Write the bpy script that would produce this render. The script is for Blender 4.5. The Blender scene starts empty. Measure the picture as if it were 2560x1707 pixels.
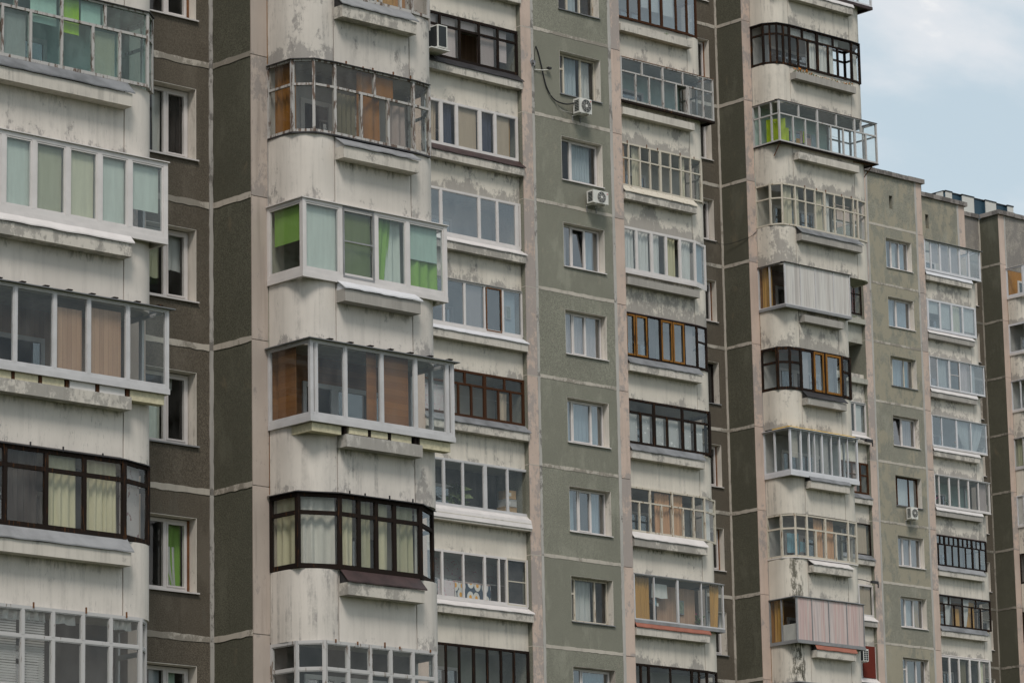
import bpy, math, random
from mathutils import Vector, Matrix
random.seed(11)
SC = bpy.context.scene
COL = SC.collection

# ------------------------------------------------------------------ camera
F_PX, PITCH, ROLL, TH = 9657.9, 0.2181, -0.0194, 0.7429
EYE = 1.6
fw = Vector((math.sin(TH) * math.cos(PITCH), math.cos(TH) * math.cos(PITCH), math.sin(PITCH)))
rt = Vector((math.cos(TH), -math.sin(TH), 0))
up = rt.cross(fw)
rt2 = rt * math.cos(ROLL) + up * math.sin(ROLL)
up2 = -rt * math.sin(ROLL) + up * math.cos(ROLL)
cam = bpy.data.cameras.new('camera')
cam.sensor_width = 36.0
cam.lens = F_PX / 2560 * 36.0
cam.clip_start = 0.5
cam.clip_end = 6000
camo = bpy.data.objects.new('camera', cam)
COL.objects.link(camo)
m = Matrix((rt2, up2, -fw)).transposed().to_4x4()
m.translation = Vector((0, 0, EYE))
camo.matrix_world = m
SC.camera = camo

# ------------------------------------------------------------------ world, sun, exposure
SUN_EL, SUN_AZ = math.radians(52), math.radians(220)     # azimuth clockwise from +Y
W = bpy.data.worlds.new('World')
SC.world = W
W.use_nodes = True
SKY_STRENGTH = 0.1


def N(nt, typ, props=None, ins=None):
    n = nt.nodes.new(typ)
    for k, v in (props or {}).items():
        setattr(n, k, v)
    for k, v in (ins or {}).items():
        s = n.inputs[k]
        if isinstance(v, bpy.types.NodeSocket):
            nt.links.new(v, s)
        else:
            s.default_value = v
    return n


def math_(nt, op, a, b=None, clamp=False):
    n = N(nt, 'ShaderNodeMath', {'operation': op, 'use_clamp': clamp})
    for i, v in enumerate((a, b)):
        if v is None:
            continue
        if isinstance(v, bpy.types.NodeSocket):
            nt.links.new(v, n.inputs[i])
        else:
            n.inputs[i].default_value = v
    return n.outputs[0]


def ramp(nt, x, a, b, lo=0.0, hi=1.0, smooth=True):
    n = N(nt, 'ShaderNodeMapRange', {'interpolation_type': 'SMOOTHSTEP' if smooth else 'LINEAR', 'clamp': True},
          {'Value': x, 'From Min': a, 'From Max': b, 'To Min': lo, 'To Max': hi})
    return n.outputs[0]


def mixc(nt, f, a, b, mode='MIX'):
    n = N(nt, 'ShaderNodeMix', {'data_type': 'RGBA', 'blend_type': mode})
    for i, v in ((0, f), (6, a), (7, b)):
        if isinstance(v, bpy.types.NodeSocket):
            nt.links.new(v, n.inputs[i])
        elif i == 0:
            n.inputs[0].default_value = v
        else:
            n.inputs[i].default_value = (*v, 1) if len(v) == 3 else v
    return n.outputs[2]


def noise(nt, vec, scale, detail=4, rough=0.55, dist=0.0):
    return N(nt, 'ShaderNodeTexNoise', None, {'Vector': vec, 'Scale': scale, 'Detail': detail, 'Roughness': rough,
                                             'Distortion': dist}).outputs[0]


def vscale(nt, vec, s):
    return N(nt, 'ShaderNodeVectorMath', {'operation': 'MULTIPLY'}, {0: vec, 1: s}).outputs[0]


wt = W.node_tree
wt.nodes.clear()
sky = N(wt, 'ShaderNodeTexSky', {'sky_type': 'NISHITA', 'sun_disc': False, 'sun_elevation': SUN_EL,
                                 'sun_rotation': SUN_AZ, 'altitude': 150, 'air_density': 1.0, 'dust_density': 2.0,
                                 'ozone_density': 1.0})
wtc = N(wt, 'ShaderNodeTexCoord')
wdir = wtc.outputs['Generated']
sepw = N(wt, 'ShaderNodeSeparateXYZ', None, {0: wdir})
zz = math_(wt, 'MAXIMUM', math_(wt, 'ADD', sepw.outputs[2], 0.45), 0.2)
cvec = N(wt, 'ShaderNodeVectorMath', {'operation': 'DIVIDE'}, {0: wdir})
wt.links.new(N(wt, 'ShaderNodeCombineXYZ', None, {0: zz, 1: zz, 2: zz}).outputs[0], cvec.inputs[1])
cv = N(wt, 'ShaderNodeVectorMath', {'operation': 'ADD'}, {0: cvec.outputs[0], 1: (11.809, 15.484, 0.0)}).outputs[0]
cn = noise(wt, cv, 5.0, 10, 0.55, 0.2)
cmask = ramp(wt, cn, 0.48, 0.66)
veil = math_(wt, 'MAXIMUM', math_(wt, 'MULTIPLY', cmask, 0.95), 0.70)
cloudc = mixc(wt, ramp(wt, cn, 0.47, 0.64), (5.35, 6.25, 6.55), (8.5, 8.3, 8.0))
skyc = mixc(wt, veil, sky.outputs[0], cloudc)
bg = N(wt, 'ShaderNodeBackground', None, {0: skyc, 1: SKY_STRENGTH})
wo = N(wt, 'ShaderNodeOutputWorld', None, {0: bg.outputs[0]})

sun = bpy.data.lights.new('sun', 'SUN')
sun.energy = 1.75
sun.angle = math.radians(16)
sun.color = (1.0, 0.93, 0.85)
suno = bpy.data.objects.new('sun', sun)
COL.objects.link(suno)
sd = Vector((math.sin(SUN_AZ) * math.cos(SUN_EL), math.cos(SUN_AZ) * math.cos(SUN_EL), math.sin(SUN_EL)))
suno.rotation_euler = sd.to_track_quat('Z', 'Y').to_euler()
suno.location = (60, -40, 90)

SC.render.engine = 'CYCLES'
SC.cycles.use_denoising = True
SC.cycles.max_bounces = 7
SC.cycles.transparent_max_bounces = 16
SC.cycles.caustics_reflective = False
SC.cycles.caustics_refractive = False
SC.view_settings.view_transform = 'Standard'
SC.view_settings.look = 'None'
SC.view_settings.exposure = 0.30
SC.view_settings.gamma = 1.0
SC.view_settings.use_curve_mapping = False

# ------------------------------------------------------------------ materials
MAT = {}


def newmat(name):
    m = bpy.data.materials.new(name)
    m.use_nodes = True
    nt = m.node_tree
    nt.nodes.clear()
    MAT[name] = m
    return m, nt


def coords(nt):
    tc = N(nt, 'ShaderNodeTexCoord')
    oi = N(nt, 'ShaderNodeObjectInfo')
    r = oi.outputs['Random']
    off = N(nt, 'ShaderNodeCombineXYZ', None, {0: math_(nt, 'MULTIPLY', r, 57.0), 1: math_(nt, 'MULTIPLY', r, 91.0),
                                              2: math_(nt, 'MULTIPLY', r, 33.0)}).outputs[0]
    P = N(nt, 'ShaderNodeVectorMath', {'operation': 'ADD'}, {0: tc.outputs['Object'], 1: off}).outputs[0]
    return tc.outputs['Object'], P, r


def attr(nt, name):
    return N(nt, 'ShaderNodeAttribute', {'attribute_type': 'OBJECT', 'attribute_name': name}).outputs['Fac']


def finish(nt, col, rough=0.8, bumph=None, bstr=0.3, metal=0.0, spec=0.3, dist=0.01):
    p = N(nt, 'ShaderNodeBsdfPrincipled', None, {'Roughness': rough, 'Metallic': metal, 'Specular IOR Level': spec})
    if isinstance(col, bpy.types.NodeSocket):
        nt.links.new(col, p.inputs['Base Color'])
    else:
        p.inputs['Base Color'].default_value = (*col, 1)
    if bumph is not None:
        b = N(nt, 'ShaderNodeBump', None, {'Height': bumph, 'Strength': bstr, 'Distance': dist})
        nt.links.new(b.outputs[0], p.inputs['Normal'])
    N(nt, 'ShaderNodeOutputMaterial', None, {0: p.outputs[0]})


def concrete(name, base, under, thresh=0.62, streak=0.35, mildew=True):
    """old painted concrete: tone drift, run-off streaks, bare patches, mildew in the damp strip under the trough"""
    m, nt = newmat(name)
    O, P, r = coords(nt)
    sep = N(nt, 'ShaderNodeSeparateXYZ', None, {0: O})
    z = sep.outputs[2]
    n1 = noise(nt, P, 0.9, 3)
    n2 = noise(nt, vscale(nt, P, (8.0, 8.0, 5.0)), 1.0, 12, 0.78, 0.15)
    n4 = noise(nt, vscale(nt, P, (1.7, 1.7, 1.2)), 1.0, 4, 0.6)
    n3 = noise(nt, vscale(nt, P, (7.0, 7.0, 0.45)), 1.0, 7, 0.6)
    n5 = noise(nt, vscale(nt, P, (9.0, 9.0, 2.6)), 1.0, 9, 0.75, 0.4)
    nf = noise(nt, P, 55, 3, 0.7)
    wear = attr(nt, 'wear')
    c = mixc(nt, ramp(nt, n1, 0.3, 0.7), tuple(x * 0.92 for x in base), tuple(min(1, x * 1.05) for x in base))
    c = mixc(nt, math_(nt, 'MULTIPLY', ramp(nt, n3, 0.48, 0.75), streak), c, tuple(x * 0.55 for x in base))
    zb = ramp(nt, z, 0.28, -0.2)
    pk = math_(nt, 'ADD', math_(nt, 'MULTIPLY', n2, 0.55), math_(nt, 'MULTIPLY', n4, 0.5))
    zw = math_(nt, 'ADD', 0.03, math_(nt, 'MULTIPLY', math_(nt, 'FRACT', math_(nt, 'MULTIPLY', r, 13.7)), 0.13))
    pk = math_(nt, 'ADD', pk, math_(nt, 'MULTIPLY', zb, zw))
    pk = math_(nt, 'ADD', pk, math_(nt, 'MULTIPLY', wear, 0.16))
    amt = math_(nt, 'FRACT', math_(nt, 'MULTIPLY', r, 5.13))
    pk = math_(nt, 'ADD', pk, math_(nt, 'MULTIPLY', math_(nt, 'ADD', amt, -0.55), 0.10))
    peel = ramp(nt, pk, thresh - 0.01, thresh + 0.05)
    uc = mixc(nt, nf, tuple(x * 0.72 for x in under), tuple(x * 1.2 for x in under))
    c = mixc(nt, math_(nt, 'MULTIPLY', peel, 0.72), c, uc)
    grime = ramp(nt, noise(nt, vscale(nt, P, (34, 34, 5)), 1.0, 6, 0.7), 0.56, 0.72)
    c = mixc(nt, math_(nt, 'MULTIPLY', grime, math_(nt, 'MULTIPLY', ramp(nt, n1, 0.30, 0.62), math_(nt, 'ADD', 0.25, math_(nt, 'MULTIPLY', amt, 0.65)))), c, tuple(x * 0.45 for x in base))
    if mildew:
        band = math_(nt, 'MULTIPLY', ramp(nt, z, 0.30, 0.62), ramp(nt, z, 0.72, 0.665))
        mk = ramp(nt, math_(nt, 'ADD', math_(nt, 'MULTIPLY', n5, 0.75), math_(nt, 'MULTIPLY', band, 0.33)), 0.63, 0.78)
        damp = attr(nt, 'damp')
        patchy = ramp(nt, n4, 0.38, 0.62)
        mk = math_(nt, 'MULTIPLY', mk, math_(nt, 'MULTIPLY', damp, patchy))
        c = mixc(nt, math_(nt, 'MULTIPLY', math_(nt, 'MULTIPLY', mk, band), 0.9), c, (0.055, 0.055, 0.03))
        mold = attr(nt, 'mold')
        ur = math_(nt, 'MULTIPLY', ramp(nt, sep.outputs[0], 11.50, 11.75), ramp(nt, sep.outputs[0], 12.2, 11.95))
        mm = ramp(nt, math_(nt, 'ADD', n5, math_(nt, 'MULTIPLY', ur, 0.12)), 0.56, 0.66)
        c = mixc(nt, math_(nt, 'MULTIPLY', math_(nt, 'MULTIPLY', mm, mold), ur), c, (0.09, 0.085, 0.065))
    drip = attr(nt, 'drip')
    nd = noise(nt, vscale(nt, P, (6.5, 6.5, 0.32)), 1.0, 8, 0.66, 0.15)
    dk = math_(nt, 'MULTIPLY', ramp(nt, nd, 0.46, 0.66), ramp(nt, n2, 0.36, 0.60))
    dk = math_(nt, 'MULTIPLY', dk, math_(nt, 'MULTIPLY', ramp(nt, n4, 0.3, 0.62), drip))
    c = mixc(nt, math_(nt, 'MULTIPLY', dk, 0.8), c, tuple(x * 0.95 for x in under))
    spots = ramp(nt, noise(nt, P, 9, 2), 0.78, 0.81)
    c = mixc(nt, math_(nt, 'MULTIPLY', spots, 0.6), c, (0.12, 0.09, 0.07))
    h = math_(nt, 'ADD', math_(nt, 'MULTIPLY', nf, 0.25), math_(nt, 'MULTIPLY', peel, -0.5))
    finish(nt, c, 0.88, h, 0.35, dist=0.008)
    return m


def aggregate(name, base, worn, worn_t=0.66, amt=0.8):
    """stone-chip render on the panel walls, with sun-bleached worn areas"""
    m, nt = newmat(name)
    O, P, r = coords(nt)
    nf = noise(nt, P, 42, 4, 0.75)
    n1 = noise(nt, P, 0.7, 4)
    n2 = noise(nt, vscale(nt, P, (2.2, 2.2, 1.3)), 1.0, 9, 0.66, 0.3)
    wear = attr(nt, 'wear')
    tone = math_(nt, 'ADD', math_(nt, 'MULTIPLY', r, 0.10), -0.05)
    c = mixc(nt, ramp(nt, nf, 0.34, 0.66), tuple(x * 0.5 for x in base), tuple(x * 1.5 for x in base))
    c = mixc(nt, math_(nt, 'MULTIPLY', ramp(nt, n1, 0.35, 0.7), 0.45), c, tuple(x * 0.72 for x in base))
    c = mixc(nt, math_(nt, 'MULTIPLY', math_(nt, 'FRACT', math_(nt, 'MULTIPLY', r, 7.3)), 0.5), c, tuple(x * 0.82 for x in base))
    big = noise(nt, vscale(nt, P, (1.1, 1.1, 0.5)), 1.0, 7, 0.7)
    c = mixc(nt, math_(nt, 'MULTIPLY', ramp(nt, big, 0.52, 0.66), 0.35), c, tuple(min(1, x * 1.45 + 0.02) for x in base))
    wk = ramp(nt, math_(nt, 'ADD', n2, math_(nt, 'ADD', math_(nt, 'MULTIPLY', wear, 0.16), tone)), worn_t - 0.06, worn_t + 0.05)
    c = mixc(nt, math_(nt, 'MULTIPLY', wk, amt), c, worn)
    st = ramp(nt, noise(nt, vscale(nt, P, (5, 5, 0.35)), 1.0, 5), 0.58, 0.78)
    c = mixc(nt, math_(nt, 'MULTIPLY', st, 0.40), c, tuple(x * 0.6 for x in base))
    finish(nt, c, 0.95, nf, 0.5, dist=0.012, spec=0.15)
    return m


def simple(name, base, rough=0.6, var=0.18, scale=3.0, metal=0.0, spec=0.35, bstr=0.0, stretch=None):
    m, nt = newmat(name)
    O, P, r = coords(nt)
    v = vscale(nt, P, stretch) if stretch else P
    n1 = noise(nt, v, scale, 6, 0.6)
    c = mixc(nt, ramp(nt, n1, 0.3, 0.72), base, tuple(x * (1 - 2 * var) for x in base))
    finish(nt, c, rough, n1 if bstr else None, bstr, metal, spec)
    return m


def painted_wood(name, paint, wood, t=0.52, scale=(6, 6, 1.2)):
    m, nt = newmat(name)
    O, P, r = coords(nt)
    n1 = noise(nt, vscale(nt, P, scale), 2.2, 9, 0.7, 0.4)
    n2 = noise(nt, P, 30, 3)
    k = ramp(nt, math_(nt, 'ADD', n1, math_(nt, 'MULTIPLY', math_(nt, 'ADD', r, -0.5), 0.06)), t, t + 0.05)
    w = mixc(nt, n2, tuple(x * 0.5 for x in wood), tuple(x * 1.4 for x in wood))
    c = mixc(nt, k, paint, w)
    finish(nt, c, 0.85, k, 0.25, spec=0.12)
    return m


def woodboard(name, a, b, horiz=True, step=0.12):
    """tongue-and-groove boards: real narrow grooves are finer than a picture element, tone differs board to board"""
    m, nt = newmat(name)
    O, P, r = coords(nt)
    sep = N(nt, 'ShaderNodeSeparateXYZ', None, {0: O})
    s = sep.outputs[2] if horiz else sep.outputs[0]
    q = math_(nt, 'DIVIDE', s, step)
    fl = math_(nt, 'FLOOR', q)
    fr = math_(nt, 'FRACT', q)
    wn = N(nt, 'ShaderNodeTexWhiteNoise', {'noise_dimensions': '1D'}, {'W': fl}).outputs[0]
    g = noise(nt, vscale(nt, P, (1.2, 1.2, 14) if horiz else (14, 14, 1.2)), 2.0, 6, 0.6)
    c = mixc(nt, math_(nt, 'ADD', math_(nt, 'MULTIPLY', wn, 0.5), math_(nt, 'MULTIPLY', g, 0.6)), a, b)
    groove = ramp(nt, fr, 0.0, 0.08, 1, 0)
    c = mixc(nt, math_(nt, 'MULTIPLY', groove, 0.75), c, tuple(x * 0.25 for x in a))
    finish(nt, c, 0.55, groove, -0.4)
    return m


def cloth(name, base, transl=0.14, var=0.05):
    m, nt = newmat(name)
    O, P, r = coords(nt)
    n1 = noise(nt, vscale(nt, P, (9, 9, 0.8)), 1.3, 5)
    nf = noise(nt, P, 90, 2)
    c = mixc(nt, ramp(nt, n1, 0.3, 0.7), base, tuple(x * (1 - 2 * var) for x in base))
    c = mixc(nt, math_(nt, 'MULTIPLY', nf, 0.2), c, tuple(x * 0.8 for x in base))
    d = N(nt, 'ShaderNodeBsdfDiffuse', None, {0: c})
    t = N(nt, 'ShaderNodeBsdfTranslucent', None, {0: c})
    mx = N(nt, 'ShaderNodeMixShader', None, {0: transl, 1: d.outputs[0], 2: t.outputs[0]})
    N(nt, 'ShaderNodeOutputMaterial', None, {0: mx.outputs[0]})
    return m


def glass(name, tint=(0.97, 0.98, 0.975), refl=1.0, base=0.0, dirt=0.03, dirtc=(0.5, 0.5, 0.48), rough=0.015):
    m, nt = newmat(name)
    O, P, r = coords(nt)
    fr = N(nt, 'ShaderNodeFresnel', None, {'IOR': 1.5}).outputs[0]
    geo = N(nt, 'ShaderNodeNewGeometry')
    k = math_(nt, 'ADD', math_(nt, 'MULTIPLY', fr, refl), base, True)
    k = math_(nt, 'MULTIPLY', k, math_(nt, 'SUBTRACT', 1.0, geo.outputs['Backfacing']))
    n1 = noise(nt, vscale(nt, P, (3, 3, 1.4)), 1.3, 6, 0.65)
    wob = noise(nt, P, 1.1, 2)
    b = N(nt, 'ShaderNodeBump', None, {'Height': wob, 'Strength': 0.06, 'Distance': 0.02})
    g = N(nt, 'ShaderNodeBsdfGlossy', None, {'Color': (1, 1, 1, 1), 'Roughness': rough, 'Normal': b.outputs[0]})
    t = N(nt, 'ShaderNodeBsdfTransparent', None, {0: (*tint, 1)})
    d = N(nt, 'ShaderNodeBsdfDiffuse', None, {0: (*dirtc, 1)})
    mk = math_(nt, 'MULTIPLY', ramp(nt, n1, 0.30, 0.80), dirt)
    mx = N(nt, 'ShaderNodeMixShader', None, {0: mk, 1: t.outputs[0], 2: d.outputs[0]})
    mx2 = N(nt, 'ShaderNodeMixShader', None, {0: k, 1: mx.outputs[0], 2: g.outputs[0]})
    N(nt, 'ShaderNodeOutputMaterial', None, {0: mx2.outputs[0]})
    return m


concrete('white_concrete', (0.60, 0.556, 0.508), (0.245, 0.23, 0.22), 0.625, 0.30)
concrete('cream_concrete', (0.625, 0.578, 0.508), (0.25, 0.235, 0.22), 0.625, 0.30)
concrete('trough_concrete', (0.56, 0.52, 0.465), (0.25, 0.235, 0.215), 0.575, 0.55, mildew=False)
concrete('bare_trough', (0.33, 0.31, 0.285), (0.52, 0.49, 0.45), 0.66, 0.4, mildew=False)
concrete('pink_paint', (0.53, 0.418, 0.355), (0.31, 0.285, 0.275), 0.60, 0.3, mildew=False)
concrete('pink_faded', (0.43, 0.365, 0.32), (0.27, 0.245, 0.23), 0.62, 0.5, mildew=False)
concrete('seam_mortar', (0.47, 0.43, 0.375), (0.20, 0.18, 0.15), 0.64, 0.5, mildew=False)
concrete('seam_dark', (0.30, 0.275, 0.235), (0.12, 0.11, 0.09), 0.62, 0.6, mildew=False)
concrete('seam_grey', (0.42, 0.40, 0.375), (0.11, 0.10, 0.09), 0.64, 0.5, mildew=False)
concrete('reveal_paint', (0.70, 0.655, 0.59), (0.30, 0.27, 0.235), 0.64, 0.35, mildew=False)
concrete('roof_coping', (0.25, 0.225, 0.21), (0.085, 0.078, 0.073), 0.56, 0.3, mildew=False)
concrete('slab_concrete', (0.42, 0.41, 0.36), (0.3, 0.28, 0.25), 0.66, 0.3, mildew=False)
aggregate('sage_render', (0.236, 0.233, 0.190), (0.31, 0.28, 0.225), 0.72, 0.55)
aggregate('sage_worn', (0.262, 0.254, 0.210), (0.345, 0.31, 0.235), 0.60, 0.7)
aggregate('brown_render', (0.124, 0.106, 0.083), (0.12, 0.11, 0.09), 0.66, 0.5)
aggregate('dark_green_render', (0.104, 0.102, 0.077), (0.16, 0.135, 0.095), 0.68, 0.6)
aggregate('grey_render', (0.30, 0.275, 0.245), (0.20, 0.185, 0.175), 0.6, 0.7)
simple('pvc', (0.63, 0.595, 0.58), 0.35, 0.06, 2.5)
simple('pvc_blue', (0.61, 0.61, 0.635), 0.35, 0.06, 2.5)
simple('aluminium', (0.53, 0.52, 0.525), 0.42, 0.07, 3)
simple('grey_metal', (0.27, 0.272, 0.28), 0.6, 0.16, 2.2)
simple('zinc', (0.215, 0.22, 0.23), 0.55, 0.25, 1.8, spec=0.3)
simple('dark_metal', (0.035, 0.032, 0.034), 0.5, 0.2, 3)
simple('rust_red_metal', (0.34, 0.12, 0.078), 0.55, 0.14, 2)
simple('brown_metal', (0.058, 0.034, 0.032), 0.5, 0.25, 3)
simple('rust', (0.20, 0.085, 0.035), 0.85, 0.25, 8)
painted_wood('old_white_wood', (0.43, 0.415, 0.40), (0.15, 0.11, 0.09), 0.535)
painted_wood('grey_white_wood', (0.46, 0.45, 0.445), (0.22, 0.18, 0.15), 0.60)
painted_wood('cream_wood', (0.53, 0.485, 0.41), (0.22, 0.15, 0.09), 0.585)
painted_wood('dark_wood', (0.015, 0.010, 0.008), (0.085, 0.036, 0.013), 0.58, (10, 10, 0.8))
painted_wood('brown_wood', (0.055, 0.023, 0.011), (0.17, 0.08, 0.022), 0.60, (10, 10, 0.8))
painted_wood('orange_wood', (0.235, 0.108, 0.024), (0.07, 0.03, 0.01), 0.54, (10, 10, 0.8))
woodboard('pine_boards', (0.27, 0.118, 0.036), (0.14, 0.055, 0.017), True, 0.13)
woodboard('pine_upright', (0.44, 0.215, 0.06), (0.26, 0.115, 0.03), False, 0.10)
woodboard('tan_upright', (0.42, 0.275, 0.185), (0.27, 0.165, 0.11), False, 0.10)
simple('wall_cream', (0.50, 0.46, 0.40), 0.9, 0.1, 1.5)
simple('wall_teal', (0.44, 0.58, 0.53), 0.85, 0.1, 1.5)
simple('wall_green_grey', (0.36, 0.36, 0.29), 0.9, 0.1, 1.5)
simple('wall_grey', (0.42, 0.41, 0.40), 0.9, 0.12, 1.5)
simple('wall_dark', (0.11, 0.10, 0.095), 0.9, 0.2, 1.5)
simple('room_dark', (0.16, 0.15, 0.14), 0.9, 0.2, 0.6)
simple('white_panel', (0.62, 0.60, 0.58), 0.6, 0.05)
simple('joint_dark', (0.05, 0.036, 0.028), 0.95, 0.35, 9)
simple('foam', (0.58, 0.53, 0.37), 0.9, 0.12, 14, bstr=0.4)
simple('yellow_foam', (0.62, 0.38, 0.04), 0.9, 0.2, 9)
simple('soil', (0.05, 0.038, 0.028), 1.0, 0.3, 12)
simple('black_net', (0.055, 0.05, 0.05), 0.9, 0.15, 4)
simple('ac_white', (0.66, 0.65, 0.61), 0.45, 0.07, 4)
simple('ac_dark', (0.02, 0.024, 0.026), 0.4, 0.2, 4)
simple('mark_red', (0.5, 0.02, 0.03), 0.5, 0.05)
simple('cable_black', (0.02, 0.02, 0.022), 0.6, 0.1)
simple('leaf_green', (0.055, 0.10, 0.025), 0.6, 0.3, 20)
simple('leaf_pale', (0.12, 0.16, 0.06), 0.6, 0.3, 20)
simple('petal_orange', (0.75, 0.24, 0.02), 0.6, 0.2, 20)
simple('petal_pink', (0.55, 0.08, 0.22), 0.6, 0.2, 20)
simple('terracotta', (0.45, 0.17, 0.07), 0.8, 0.1)
simple('cardboard', (0.42, 0.28, 0.15), 0.9, 0.1)
simple('picture_print', (0.22, 0.26, 0.20), 0.6, 0.3, 14)
simple('blue_cladding', (0.035, 0.075, 0.11), 0.5, 0.12, 0.5)
simple('white_cladding', (0.60, 0.59, 0.56), 0.6, 0.05, 0.6)
simple('ground_grass', (0.09, 0.10, 0.055), 1.0, 0.3, 0.08)
glass('glass')
glass('glass_new', (0.95, 0.97, 0.975), 1.25, 0.015, 0.04)
glass('glass_lowe', (0.90, 0.93, 0.94), 3.0, 0.06, 0.04)
glass('glass_dusty', (0.94, 0.94, 0.92), 0.9, 0.0, 0.06, (0.42, 0.41, 0.39))
glass('glass_teal', (0.86, 0.95, 0.935), 0.9, 0.02, 0.10, (0.35, 0.45, 0.42))
glass('glass_dark', (0.16, 0.19, 0.21), 1.8, 0.08, 0.05, (0.2, 0.22, 0.24))
glass('glass_frosted', (0.30, 0.34, 0.31), 1.2, 0.08, 0.44, (0.62, 0.66, 0.60), 0.25)
CLOTHS = dict(brown=(0.30, 0.135, 0.033), olive=(0.17, 0.155, 0.105), lilac=(0.40, 0.34, 0.33), white=(0.66, 0.66, 0.63),
              green=(0.25, 0.43, 0.10), dark_green=(0.15, 0.19, 0.075), pale_green=(0.62, 0.675, 0.595), cream=(0.66, 0.64, 0.47),
              peach=(0.58, 0.35, 0.21), ochre=(0.50, 0.29, 0.09), blue_grey=(0.36, 0.42, 0.46), lace=(0.52, 0.53, 0.52),
              lime=(0.45, 0.58, 0.03), teal=(0.44, 0.57, 0.48), navy=(0.055, 0.065, 0.10), rose=(0.50, 0.36, 0.33),
              yellow=(0.56, 0.52, 0.40), dark=(0.05, 0.042, 0.04), terracotta_red=(0.17, 0.04, 0.03), sage=(0.46, 0.46, 0.33),
              blue=(0.16, 0.30, 0.36), pinkish=(0.56, 0.48, 0.47), beige=(0.47, 0.38, 0.29))
for k_, v_ in CLOTHS.items():
    cloth('cloth_' + k_, v_)


def striped(name, cols, sx):
    m, nt = newmat(name)
    O, P, r = coords(nt)
    n1 = noise(nt, vscale(nt, P, (sx, sx, 0.12)), 1.0, 4, 0.6)
    n2 = noise(nt, vscale(nt, P, (sx * 5, sx * 5, 0.8)), 1.0, 4)
    cr = N(nt, 'ShaderNodeValToRGB', None, {0: n1})
    e = cr.color_ramp.elements
    e[0].position, e[1].position = 0.32, 0.68
    e[0].color, e[1].color = (*cols[0], 1), (*cols[-1], 1)
    for i, c in enumerate(cols[1:-1]):
        el = e.new(0.32 + 0.36 * (i + 1) / (len(cols) - 1))
        el.color = (*c, 1)
    c = mixc(nt, math_(nt, 'MULTIPLY', ramp(nt, n2, 0.45, 0.7), 0.35), cr.outputs[0], tuple(x * 0.6 for x in cols[0]))
    finish(nt, c, 0.8)


striped('stripe_white', [(0.42, 0.39, 0.37), (0.56, 0.53, 0.50), (0.60, 0.58, 0.55), (0.46, 0.43, 0.42)], 5)
striped('stripe_red', [(0.33, 0.28, 0.28), (0.55, 0.47, 0.44), (0.51, 0.36, 0.34), (0.56, 0.49, 0.47), (0.40, 0.34, 0.34)], 5)


def egg_print():
    m, nt = newmat('egg_print')
    O, P, r = coords(nt)
    vo = N(nt, 'ShaderNodeTexVoronoi', {'feature': 'F1', 'voronoi_dimensions': '2D'},
           {'Vector': N(nt, 'ShaderNodeCombineXYZ', None, {0: math_(nt, 'MULTIPLY', N(nt, 'ShaderNodeSeparateXYZ', None, {0: O}).outputs[0], 1.0),
                                                          1: math_(nt, 'MULTIPLY', N(nt, 'ShaderNodeSeparateXYZ', None, {0: O}).outputs[2], 0.75)}).outputs[0],
            'Scale': 3.3, 'Randomness': 0.5})
    dd = vo.outputs['Distance']
    w = ramp(nt, dd, 0.43, 0.46, 1, 0)
    y = ramp(nt, dd, 0.17, 0.20, 1, 0)
    c = mixc(nt, w, (0.05, 0.075, 0.11), (0.62, 0.60, 0.57))
    c = mixc(nt, y, c, (0.70, 0.34, 0.05))
    finish(nt, c, 0.9)


egg_print()


def dots_print(name, a, b, s):
    m, nt = newmat(name)
    O, P, r = coords(nt)
    n1 = noise(nt, P, s, 2, 0.4)
    c = mixc(nt, ramp(nt, n1, 0.62, 0.68), a, b)
    finish(nt, c, 0.9)


dots_print('rose_print', (0.56, 0.50, 0.51), (0.50, 0.17, 0.22), 18)
dots_print('lace_print', (0.42, 0.43, 0.43), (0.66, 0.66, 0.65), 9)
dots_print('floral_print', (0.46, 0.43, 0.44), (0.24, 0.15, 0.16), 10)

# ------------------------------------------------------------------ mesh helpers
E_ = Matrix.Identity(4)


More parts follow.
